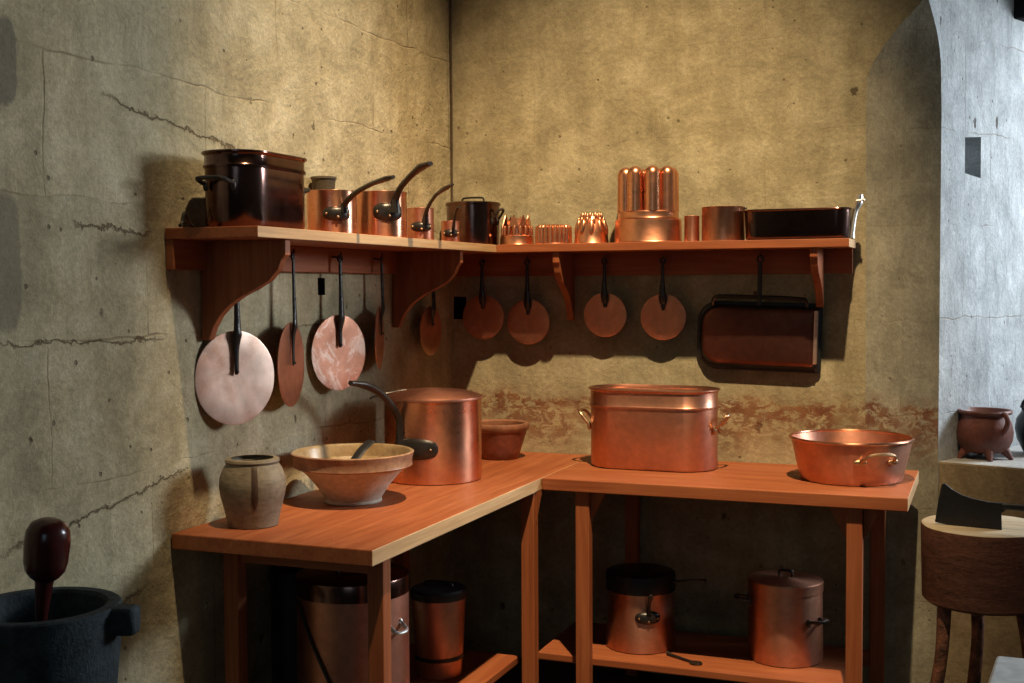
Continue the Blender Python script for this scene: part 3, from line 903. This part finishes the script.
# dark lidded casserole in the corner
t = thing('casserole', 'dark copper casserole with a lid in the shelf corner', 'casserole', (.150, -.122, ZS))
bm = bmesh.new(); lathe(bm, vessel([(.096, 0), (.100, .003), (.101, .010), (.102, .150), (.102, .155)], .003), 80); bm_obj('pot_body', bm, M['copper_dark'], t)
lid = bm_obj('lid', lathe(bmesh.new(), [(0, .156), (.104, .156), (.1055, .154), (.1065, .158), (.1055, .164), (.101, .166), (.05, .169), (0, .170)], 80), M['copper_dark'], t)
bm = bmesh.new(); tube(bm, [(-.045, .0, .168), (-.043, .0, .180), (-.030, 0, .185), (.03, 0, .185), (.043, 0, .180), (.045, 0, .168)], .0038, 8, 5); bm_obj('lid_handle', bm, M['iron'], lid)
ca = radians(12)
loop_handle(t, (.101 * cos(ca), .101 * sin(ca) * -1, .095), (cos(ca), -sin(ca), 0), .035, .034, .040, .005, M['iron'])


# ------------------------------------------------------------------ copper moulds on the back shelf
def mould_label(t): return t


MG = 'copper moulds on the back shelf'
YM = -.112
# crown mould
t = thing('jelly_mould', 'copper crown-shaped mould ringed with little columns, beside the casserole', 'mould', (.327, YM, ZS), 0, MG)
bm = bmesh.new(); lathe(bm, [(0, 0), (.066, 0), (.067, .003), (.0655, .006), (.0640, .034), (.060, .038), (.0, .038)], 64); bm_obj('base_band', bm, M['copper_mould'], t)
bm = bmesh.new()
lathe(bm, [(0, .036), (.048, .036), (.047, .072), (.036, .082), (.034, .095), (0, .088)], 48)
for k in range(16):
    a = 2 * pi * (k + .5) / 16
    c = (.056 * cos(a), .056 * sin(a))
    lathe(bm, [(0, .036), (.0065, .036), (.0062, .066), (.0045, .071), (0, .073)], 12, c=c)
bm_obj('column_ring', bm, M['copper_mould'], t)
bm = bmesh.new()
for k in range(8):
    a = 2 * pi * k / 8 + .1
    o_ = Vector((cos(a), sin(a), 0)); s = Vector((-sin(a), cos(a), 0))
    base = o_ * .052; top = o_ * .047 + Vector((0, 0, .116))
    v = [base - s * .0205 + Vector((0, 0, .070)), base + s * .0205 + Vector((0, 0, .070)), o_ * .030 + s * .010 + Vector((0, 0, .074)), o_ * .030 - s * .010 + Vector((0, 0, .074))]
    vs = [bm.verts.new(p) for p in v]; tp = bm.verts.new(top)
    bm.faces.new(vs[::-1])
    for i in range(4): bm.faces.new((vs[i], vs[(i + 1) % 4], tp))
lathe(bm, [(0, .070), (.040, .070), (.036, .080), (.026, .092), (.012, .102), (0, .105)], 24)
bm_obj('crown', bm, M['copper_mould'], t)
# fluted mould
t = thing('jelly_mould', 'low fluted copper mould with many rounded ribs, between the two crowns', 'mould', (.474, YM, ZS), 0, MG)


def flute(n, amp):
    return lambda r, a: (r * (1 - amp + amp * abs(cos(n * a / 2)) ** .6) * cos(a), r * (1 - amp + amp * abs(cos(n * a / 2)) ** .6) * sin(a))


bm = bmesh.new()
lathe(bm, [(0, 0), (.070, 0), (.0695, .004), (.069, .060), (.066, .069), (.058, .074), (.050, .070), (.046, .058), (0, .056)], 240, flute(22, .10))
bm_obj('mould_body', bm, M['copper_mould'], t)
bm = bmesh.new(); lathe(bm, [(.060, 0), (.0712, 0), (.0716, .003), (.0700, .005), (.060, .005), (.060, 0)], 64); bm_obj('base_rim', bm, M['copper_mould'], t)
# leafy turret mould
t = thing('jelly_mould', 'leafy copper turret mould topped with small spikes, beside the largest mould', 'mould', (.622, YM, ZS), 0, MG)
bm = bmesh.new(); lathe(bm, [(0, 0), (.065, 0), (.066, .003), (.064, .006), (.0600, .040), (.052, .075), (.042, .092), (.038, .100), (0, .098)], 64); bm_obj('mould_body', bm, M['copper_mould'], t)
bm = bmesh.new()
for k in range(10):
    a = 2 * pi * k / 10
    o_ = Vector((cos(a), sin(a), 0)); s = Vector((-sin(a), cos(a), 0))
    m = Matrix(((s.x, o_.x, 0, o_.x * .054), (s.y, o_.y, 0, o_.y * .054), (s.z, 0, 1, .062), (0, 0, 0, 1))) @ Matrix.Rotation(radians(14), 4, 'X') @ Matrix.Diagonal((.011, .009, .030, 1))
    bmesh.ops.create_uvsphere(bm, u_segments=12, v_segments=8, radius=1, matrix=m)
bm_obj('leaf_ring', bm, M['copper_mould'], t)
bm = bmesh.new()
for k in range(12):
    a = 2 * pi * k / 12 + .2
    lathe(bm, [(0, .086), (.0075, .086), (.0068, .103), (.0030, .113), (0, .118)], 10, c=(.036 * cos(a), .036 * sin(a)))
for k in range(12):
    a = 2 * pi * k / 12
    lathe(bm, [(0, .074), (.0070, .074), (.0062, .088), (.0028, .096), (0, .100)], 10, c=(.047 * cos(a), .047 * sin(a)))
bm_obj('spike_ring', bm, M['copper_mould'], t)
# tall tube mould
t = thing('jelly_mould', 'largest copper mould of tall round-topped tubes on a stepped drum', 'mould', (.838, YM + .002, ZS), 0, MG)
bm = bmesh.new(); lathe(bm, [(0, 0), (.104, 0), (.1045, .003), (.1025, .006), (.1015, .078), (.1005, .083), (.096, .085), (0, .085)], 80)
for v in bm.verts: v.co.x *= 1.20
bm_obj('lower_drum', bm, M['copper_mould'], t)
bm = bmesh.new(); lathe(bm, [(0, .085), (.097, .085), (.0975, .088), (.0955, .092), (.0950, .110), (.092, .114), (0, .114)], 80)
for v in bm.verts: v.co.x *= 1.17
bm_obj('upper_drum', bm, M['copper_mould'], t)
for k in range(8):
    a = 2 * pi * (k + .5) / 8
    bm = bmesh.new()
    c = (.083 * cos(a), .066 * sin(a))
    R_ = .0305
    lathe(bm, [(0, .112), (R_ + .001, .112), (R_, .130), (R_ - .001, .245)] + [(max((R_ - .001) * cos(q), 0), .245 + (R_ - .001) * sin(q)) for q in [radians(x) for x in (18, 36, 54, 72)]] + [(0, .245 + R_)], 28, c=c)
    bm_obj('tube', bm, M['copper_mould'], t)
bm = bmesh.new(); lathe(bm, [(0, .113), (.050, .113), (.050, .235), (.035, .252), (0, .255)], 40); bm_obj('core', bm, M['copper_mould'], t)


def ring_mould(label, loc, r, h, mat, pin=None):
    t = thing('pastry_ring', label, 'pastry ring', loc, 0, 'plain copper cylinders on the back shelf')
    bm = bmesh.new(); lathe(bm, [(r - .003, 0), (r, 0), (r, h - .003), (r + .001, h - .001), (r, h), (r - .003, h), (r - .003, 0)], 64)
    bm_obj('ring_wall', bm, mat, t)
    bm = bmesh.new(); lathe(bm, [(0, h - .010), (r - .0025, h - .010), (r - .0025, h - .008), (0, h - .008)], 64); bm_obj('ring_top', bm, mat, t)
    if pin:
        bm = bmesh.new(); sphere(bm, (r + .003, 0, h - .006), .006, 1, 1, .8, 12); bm_obj('rivet', bm, M['iron'], t)
    return t


ring_mould('narrow plain copper cylinder between the largest mould and the wide one', (1.000, YM, ZS), .027, .094, M['copper_red'])
ring_mould('wide plain copper cylinder standing against the long dark pan', (1.113, YM, ZS), .0755, .122, M['copper_mould'], True)

# long dark fish kettle
t = thing('fish_kettle', 'long dark copper fish kettle with a tinned end handle at the shelf end', 'fish kettle', (1.375, -.110, ZS))
bm = bmesh.new()
prof = [(0, 0), (.990, 0), (.998, .004), (1.0, .012), (1.003, .098), (1.006, .100), (1.0075, .103), (1.006, .106), (1.001, .106), (.999, .100), (.996, .012), (.99, .004), (0, .004)]


def rrect(a, b, rc):
    def fn(r, ang):
        A, B, C = a + (r - 1), b + (r - 1), rc + (r - 1) * .5
        cx, cy = (A - C), (B - C)
        x = C * cos(ang) + (cx if cos(ang) > 1e-9 else -cx) * min(1, abs(cos(ang)) * 9)
        y = C * sin(ang) + (cy if sin(ang) > 1e-9 else -cy) * min(1, abs(sin(ang)) * 9)
        return (x, y)
    return fn


lathe(bm, prof, 120, rrect(.176, .080, .045)); bm_obj('kettle_body', bm, M['copper_dark'], t)
for k in (1,):
    bm = bmesh.new()
    tube(bm, [(k * .180, -.01, .004), (k * .183, -.01, .030), (k * .188, -.006, .070), (k * .194, -.002, .100), (k * .202, 0, .122), (k * .205, 0, .152)], [.0130, .0100, .0095, .0100, .016, .014], 12, 5, up=(k, 0, 0), flat=.9)
    h = bm_obj('end_handle', bm, M['tin'], t)
    bm = bmesh.new(); tube(bm, [(k * .196, -.012, .130), (k * .208, -.012, .131), (k * .216, -.012, .132)], [.005, .004, .003], 10, 3); sphere(bm, (k * .219, -.012, .132), .0055)
    bm_obj('pin', bm, M['tin'], h)

# ------------------------------------------------------------------ pottery on the left table
t = thing('stoneware_jar', 'grey-brown stoneware jar with a dark glaze drip at the table end', 'jar', (.143, -1.628, ZT))
bm = bmesh.new()
lathe(bm, vessel([(.062, 0), (.067, .002), (.068, .008), (.076, .045), (.0865, .085), (.0895, .110), (.0875, .132), (.080, .154), (.0725, .165), (.0705, .170), (.0735, .176), (.0715, .182), (.066, .184)], .009), 72)
bm_obj('jar_body', bm, M['stoneware'], t)
bm = bmesh.new()
a0 = radians(-53)
rows = []
for z, r, w in ((.168, .0728, .007), (.150, .0820, .008), (.130, .0885, .0085), (.110, .0903, .008), (.090, .0885, .0095), (.075, .0850, .008), (.062, .0813, .005), (.054, .0790, .001)):
    rows.append([((r + .0012 * (1 - abs(u))) * cos(a0 + u * w / r), (r + .0012 * (1 - abs(u))) * sin(a0 + u * w / r), z) for u in (-1, -.5, 0, .5, 1)])
loft(bm, rows, closed=False); bm_obj('glaze_drip', bm, M['drip'], t)

t = thing('earthenware_bowl', 'wide buff earthenware bowl with a brown glazed rim on the left table', 'bowl', (.224, -1.216, ZT))
bm = bmesh.new()
lathe(bm, [(0, 0), (.082, 0), (.086, .004), (.084, .012), (.088, .020), (.112, .055), (.142, .090), (.162, .108), (.166, .114), (.160, .116), (.135, .090), (.105, .058), (.080, .026), (.05, .016), (0, .014)], 96,
      mats=[0] * 9 + [1] * 5)
bm_obj('bowl_body', bm, [M['bowl_out'], M['bowl_in']], t)
bm = bmesh.new()
lathe(bm, [(.160, .112), (.172, .108), (.178, .112), (.1765, .118), (.1785, .138), (.182, .146), (.183, .151), (.179, .154), (.172, .152), (.168, .145), (.163, .120), (.160, .112)], 96,
      mats=[0, 0, 0, 0, 0, 0, 0, 1, 1, 1, 1])
bm_obj('bowl_rim', bm, [M['bowl_rim'], M['bowl_in']], t)
# dark spatula resting in the bowl
bm = bmesh.new()
tube(bm, [(.215, -1.235, ZT + .085), (.213, -1.19, ZT + .118), (.216, -1.15, ZT + .145), (.219, -1.125, ZT + .157), (.222, -1.10, ZT + .168)], [.015, .017, .018, .018], 10, 5, flat=.3)
o = bm_obj('spatula', bm, M['black_pan']); tag(o, 'short black spatula resting inside the buff earthenware bowl', 'spatula')

t = thing('brown_bowl', 'red-brown glazed bowl in the corner behind the large saucepan', 'bowl', (.290, -.206, ZT))
bm = bmesh.new()
lathe(bm, [(0, 0), (.066, 0), (.070, .004), (.078, .030), (.094, .080), (.103, .108), (.100, .112), (.090, .085), (.072, .035), (.06, .012), (0, .010)], 72); bm_obj('bowl_body', bm, M['redware'], t)
bm = bmesh.new()
lathe(bm, [(.098, .104), (.104, .106), (.110, .116), (.112, .127), (.109, .134), (.102, .136), (.095, .131), (.094, .114), (.098, .104)], 72); bm_obj('bowl_rim', bm, M['redware_rim'], t)

# ------------------------------------------------------------------ basin on the right table
t = thing('copper_basin', 'wide open copper preserving basin at the right end of the table', 'basin', (1.575, -.274, ZT))
bm = bmesh.new()
lathe(bm, vessel([(.158, 0), (.163, .003), (.166, .009), (.176, .05), (.188, .105), (.1955, .136)], .0028), 96); bm_obj('basin_body', bm, M['copper_red'], t)
bm = bmesh.new()
tube(bm, [(.197 * cos(a), .197 * sin(a), .139) for a in [2 * pi * k / 96 for k in range(97)]], .0052, 10, 0, closed=True); bm_obj('rolled_rim', bm, M['copper'], t)
for an in (-58, 122):
    a = radians(an)
    hw = .30
    rr = .187
    bm = bmesh.new()
    pt = []
    for u, dr, z in ((-1, .002, .083), (-.85, .018, .090), (-.6, .030, .105), (0, .034, .110), (.6, .030, .105), (.85, .018, .090), (1, .002, .083)):
        b = a + u * hw
        pt.append(((rr + dr) * cos(b), (rr + dr) * sin(b), z))
    tube(bm, pt, .0062, 10, 6)
    h = bm_obj('handle', bm, M['brass'], t)
    for u in (-1, 1):
        b = a + u * hw * 1.02
        q = bmesh.new(); m = Matrix.Translation(((rr + .001) * cos(b), (rr + .001) * sin(b), .080)) @ Matrix.Rotation(b, 4, 'Z') @ Matrix.Diagonal((.006, .022, .010, 1))
        bmesh.ops.create_uvsphere(q, u_segments=16, v_segments=10, radius=1, matrix=m); bm_obj('handle_plate', q, M['brass'], h)

# ------------------------------------------------------------------ pots on the lower shelves
ZQ = .205
L = (.870, -.330, ZQ)
t = saucepan('copper saucepan with a wide sunken black lid on the lower shelf', 'saucepan', L, .118, .205, M['copper_red'], -62,
             P(L, [(.118, .335), (.124, .352), (.130, .368), (.138, .384), (.146, .398), (.154, .410), (.160, .420)]), .0070, (.045, .022), .125)
bm = next(c for c in t.children if c.name.startswith('pan_body')).data
b2 = bmesh.new(); b2.from_mesh(bm)
for v in b2.verts:
    k = max(0, 1 - v.co.z / .205)
    s = 0.93 + .12 * k ** 1.2
    v.co.x *= s; v.co.y *= s
b2.to_mesh(bm); b2.free()
bm = bmesh.new(); lathe(bm, [(0, .0), (.113, .0), (.120, -.004), (.1215, .0), (.1215, .050), (.1195, .056), (.110, .060), (0, .063)], 72); ld = bm_obj('lid', bm, M['black_pan'], t); ld.location = (0, 0, .2055)
a = radians(-8)
bm = bmesh.new(); tube(bm, [(k * cos(a), k * sin(a), z) for k, z in ((.115, .030), (.15, .036), (.19, .044), (.225, .048), (.240, .050))], [.006, .005, .0045, .005, .007], 10, 5); bm_obj('handle', bm, M['iron'], ld)
# ladle-like iron rod with a ring on the shelf
bm = bmesh.new()
tube(bm, [(.990, -.418, ZQ + .008), (1.010, -.432, ZQ + .0065), (1.060, -.462, ZQ + .006), (1.085, -.476, ZQ + .006)], [.008, .005, .004, .004], 10, 5)
tube(bm, [(1.102 + .019 * cos(a), -.484 + .014 * sin(a), ZQ + .0055) for a in [2 * pi * k / 16 for k in range(17)]], .0034, 8, 0, closed=True)
o = bm_obj('skewer', bm, M['iron']); tag(o, 'short iron rod ending in a ring, lying on the lower shelf', 'iron rod')

L = (1.367, -.300, ZQ)
t = thing('stockpot', 'tall round copper stockpot with a lid on the right of the lower shelf', 'stockpot', L)
bm = bmesh.new(); lathe(bm, vessel([(.119, 0), (.124, .003), (.125, .010), (.1215, .215), (.121, .262)], .003), 80); bm_obj('pot_body', bm, M['copper_red'], t)
bm = bmesh.new(); lathe(bm, [(0, .262), (.119, .262), (.1225, .236), (.1240, .236), (.1240, .262), (.1250, .266), (.1235, .270), (.115, .272), (0, .277)], 80); lid = bm_obj('lid', bm, M['copper_red'], t)
bm = bmesh.new(); tube(bm, [(-.02, 0, .274), (-.022, 0, .290), (-.015, 0, .297), (.015, 0, .297), (.022, 0, .290), (.02, 0, .274)], .0045, 8, 5); bm_obj('lid_handle', bm, M['iron'], lid)
for an in (-32, 200):
    a = radians(an)
    loop_handle(t, (.1225 * cos(a), .1225 * sin(a), .150 if an < 0 else .20), (cos(a), sin(a), 0), .055, .045, .008, .0055, M['iron'])

# under the left table
L = (.318, -1.395, ZQ)
t = thing('stockpot', 'big copper stockpot with a dark lid and strap beneath the left table', 'stockpot', L)
bm = bmesh.new(); lathe(bm, vessel([(.152, 0), (.157, .003), (.159, .012), (.159, .410)], .004), 96); bm_obj('pot_body', bm, M['copper_dull'], t)
bm = bmesh.new(); lathe(bm, [(0, .411), (.157, .411), (.1605, .398), (.1625, .398), (.1625, .440), (.1600, .446), (.150, .449), (0, .456)], 96); lid = bm_obj('lid', bm, M['copper_dark'], t)
bm = bmesh.new()
rows = []
for k in range(13):
    u = k / 12
    an = radians(-128 + 60 * u); z = .385 - .30 * u ** 1.15
    r_ = .1625
    rows.append([((r_ + dd) * cos(an), (r_ + dd) * sin(an), z + zz) for dd, zz in ((0, -.008), (.003, -.008), (.003, .008), (0, .008))])
loft(bm, rows, True, True, True); bm_obj('strap', bm, M['leather'], t)
loop_handle(t, (.157 * cos(-.25), .157 * sin(-.25), .325), (cos(-.25), sin(-.25), 0), .05, .03, -.02, .006, M['tin'])
bm = bmesh.new(); tube(bm, [(-.03, -.03, .452), (-.03, -.03, .466), (0, 0, .472), (.03, .03, .466), (.03, .03, .452)], .005, 8, 5); bm_obj('lid_handle', bm, M['iron'], lid)

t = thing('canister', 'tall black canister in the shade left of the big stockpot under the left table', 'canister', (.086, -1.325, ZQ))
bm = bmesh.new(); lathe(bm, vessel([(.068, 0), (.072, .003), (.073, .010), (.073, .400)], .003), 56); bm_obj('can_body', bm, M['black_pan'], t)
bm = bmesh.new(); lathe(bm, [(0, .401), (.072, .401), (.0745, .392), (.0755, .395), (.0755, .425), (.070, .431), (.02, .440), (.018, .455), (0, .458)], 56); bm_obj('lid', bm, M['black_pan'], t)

L = (.343, -.872, ZQ)
t = thing('milk_can', 'narrow tapering copper can with a black band beneath the left table', 'can', L)
bm = bmesh.new(); lathe(bm, vessel([(.070, 0), (.073, .003), (.074, .010), (.076, .060), (.078, .066), (.0885, .262)], .003), 72); bm_obj('can_body', bm, M['copper_dull'], t)
bm = bmesh.new(); lathe(bm, [(.075, .058), (.0795, .058), (.0805, .070), (.076, .070), (.075, .058)], 72); bm_obj('band', bm, M['black_pan'], t)
bm = bmesh.new(); lathe(bm, [(0, .263), (.088, .263), (.091, .255), (.0925, .258), (.0925, .278), (.085, .285), (.04, .290), (0, .291)], 72); lid = bm_obj('lid', bm, M['black_pan'], t)
bm = bmesh.new(); tube(bm, [(-.05, 0, .286), (-.045, 0, .300), (0, 0, .305), (.045, 0, .300), (.05, 0, .286)], .0035, 8, 5); bm_obj('lid_handle', bm, M['iron'], lid)

# ------------------------------------------------------------------ mortar and pestle
MX, MY, MZ = .300, -2.590, .853
t = thing('stone_mortar', 'big dark stone mortar with a projecting lug in the lower left corner', 'mortar', (MX, MY, MZ - .30))
bm = bmesh.new()
lathe(bm, [(0, 0), (.105, 0), (.118, .008), (.128, .06), (.138, .14), (.145, .21), (.149, .285), (.149, .297), (.145, .300), (.124, .300), (.117, .294), (.108, .24), (.085, .14), (.04, .09), (0, .08)], 72)
bm_obj('mortar_body', bm, M['stone_dark'], t)
for an in (18, 198):
    a = radians(an)
    bm = bmesh.new()
    o_ = Vector((cos(a), sin(a), 0)); s = Vector((-sin(a), cos(a), 0))
    prism(bm, [(-.022, .245), (.022, .245), (.026, .299), (-.026, .299)], (0, 0, 0), s, (0, 0, 1), .128, .190)
    bm_obj('lug', bm, M['stone_dark'], t, True, .009)
p_ = thing('pestle', 'dark red varnished wooden pestle leaning in the stone mortar', 'pestle', (.296, -2.600, .728))
ax = Vector((.031, 0, .245)).normalized()
bm = bmesh.new()
lathe(bm, [(0, 0), (.011, .002), (.013, .012), (.0105, .05), (.012, .11), (.0165, .165), (.018, .180), (.018, .184)], 32)
sh = bm
q = ax.to_track_quat('Z', 'Y').to_matrix()
bmesh.ops.rotate(bm, verts=bm.verts, cent=(0, 0, 0), matrix=q)
bm_obj('shaft', bm, M['pestle'], p_)
bm = bmesh.new()
lathe(bm, [(0, .178), (.018, .178), (.028, .186), (.037, .198), (.041, .216), (.0425, .254), (.040, .276), (.032, .291), (.018, .298), (0, .300)], 48)
bmesh.ops.rotate(bm, verts=bm.verts, cent=(0, 0, 0), matrix=q)
bm_obj('head', bm, M['pestle'], p_, angle=60)
t = thing('mortar_stand', 'dark wooden block carrying the stone mortar', 'stand', (MX, MY, 0))
bm = bmesh.new(); lathe(bm, [(0, 0), (.15, 0), (.15, .10), (.115, .16), (.105, .40), (.125, .50), (.125, MZ - .301), (0, MZ - .301)], 48); bm_obj('stand_body', bm, M['beam'], t)

# ------------------------------------------------------------------ chopping block and cleaver
BX, BY, BZ = 1.991, -.60, .757
t = thing('chopping_block', 'round log chopping block on mottled stick legs at the right edge', 'chopping block', (BX, BY, 0))
bm = bmesh.new()
wb = lambda r, a: (r * (1 + .012 * sin(3 * a + 1) + .008 * sin(7 * a)) * cos(a), r * (1 + .012 * sin(3 * a + 1) + .008 * sin(7 * a)) * sin(a))
lathe(bm, [(0, BZ - .232), (.165, BZ - .230), (.175, BZ - .222), (.178, BZ - .10), (.180, BZ - .012), (.178, BZ - .004), (.172, BZ), (0, BZ)], 72, wb, mats=[1, 1, 1, 1, 1, 0, 0])
bm_obj('log', bm, [M['log_top'], M['bark']], t)
for (x, y, dx, dy) in ((-.105, -.10, -.045, -.035), (-.02, .11, -.005, .05), (.105, -.06, .05, -.03)):
    bm = bmesh.new()
    zt = BZ - .228
    pts = [(x, y, zt), (x + dx * .3 + .006, y + dy * .3, zt * .72), (x + dx * .65 - .004, y + dy * .65, zt * .36), (x + dx, y + dy, 0.0)]
    tube(bm, pts, [.020, .018, .020, .017], 14, 7, up=(0, 1, 0)); bm_obj('leg', bm, M['stick'], t)

t = thing('cleaver', 'black iron cleaver standing upright on its edge on the chopping block', 'cleaver', (0, 0, 0))
bm = bmesh.new()
A = Vector((1.861, -.645, BZ)); ddx = Vector((.985, -.17, 0)).normalized()
blade = [(0.002, .006), (.035, .000), (.19, -.002), (.182, .055), (.15, .058), (.10, .066), (.062, .082), (.034, .104), (.020, .112), (.012, .085), (.005, .045)]
blade = [(-.006, .006), (.03, .000), (.100, .000), (.180, -.001), (.178, .048), (.190, .058), (.190, .078), (.145, .078), (.10, .084), (.070, .092), (.042, .106), (.022, .122), (.012, .119), (.003, .070)]
prism(bm, blade, A, ddx, (0, 0, 1), -.003, .003)
bm_obj('blade', bm, M['black_pan'], t, False, .001)
bm = bmesh.new()
tube(bm, [A + ddx * .180 + Vector((0, 0, .068)), A + ddx * .22 + Vector((0, 0, .069)), A + ddx * .30 + Vector((0, 0, .068)), A + ddx * .36 + Vector((0, 0, .064))], [.009, .010, .013, .011], 12, 5, flat=.6, up=(0, 1, 0))
bm_obj('handle', bm, M['black_pan'], t)

# ------------------------------------------------------------------ pots on the ledge
t = thing('tripod_pot', 'squat red-brown tripod clay pot on the stone ledge', 'clay pot', (1.986, .232, ZL))
bm = bmesh.new()
lathe(bm, [(0, .020), (.060, .022), (.080, .034), (.094, .065), (.097, .095), (.091, .125), (.081, .148), (.079, .156), (.089, .160), (.093, .168), (.090, .174), (.082, .173), (.073, .158), (.080, .130), (.086, .095), (.07, .05), (0, .032)], 64)
bm_obj('pot_body', bm, M['pot_red'], t)
for an in (205, 282, 345, 100):
    a = radians(an)
    bm = bmesh.new(); tube(bm, [(.062 * cos(a), .062 * sin(a), .040), (.078 * cos(a), .078 * sin(a), .022), (.090 * cos(a), .090 * sin(a), .006), (.093 * cos(a), .093 * sin(a), .0)], [.022, .014, .009, .009], 12, 5)
    bm_obj('foot', bm, M['pot_red'], t)
bm = bmesh.new(); a = radians(-48)
tube(bm, [(.084 * cos(a), .084 * sin(a), .166), (.104 * cos(a), .104 * sin(a), .160), (.112 * cos(a), .112 * sin(a), .135), (.095 * cos(a), .095 * sin(a), .100)], .009, 10, 6, up=(-sin(a), cos(a), 0)); bm_obj('handle', bm, M['pot_red'], t)
t = thing('glazed_jug', 'black glazed jug with a ring handle on the ledge at the frame edge', 'jug', (2.175, .40, ZL))
bm = bmesh.new()
lathe(bm, [(0, 0), (.052, 0), (.058, .010), (.080, .055), (.088, .095), (.082, .130), (.066, .155), (.064, .165), (.072, .172), (.070, .178), (.058, .172), (.060, .15), (.076, .12), (.07, .06), (.04, .014), (0, .012)], 56); bm_obj('jug_body', bm, M['black_glaze'], t)
bm = bmesh.new(); a = radians(205)
tube(bm, [((.045) * cos(a) + .024 * cos(q) * cos(a), (.045) * sin(a) + .024 * cos(q) * sin(a), .180 + .024 * sin(q)) for q in [2 * pi * k / 16 for k in range(17)]], .0055, 10, 0, up=(-sin(a), cos(a), 0), closed=True); bm_obj('ring_handle', bm, M['black_glaze'], t)

# ------------------------------------------------------------------ white table corner in the foreground
t = thing('white_side_table', 'corner of a white-topped table in the lower right foreground', 'table', (0, 0, 0))
bm = bmesh.new()
prism(bm, [(2.018, -1.925), (2.50, -1.935), (2.46, -2.75), (1.945, -2.75)], (0, 0, 0), (1, 0, 0), (0, 1, 0), .715, .75)
bm_obj('tabletop', bm, M['white_board'], t, True, .008)
for x, y in ((2.07, -1.99), (2.42, -1.99), (2.05, -2.68), (2.40, -2.68)):
    strut_box('leg', (x - .02, y - .02, 0), (x + .02, y + .02, .715), M['white_board'], t)
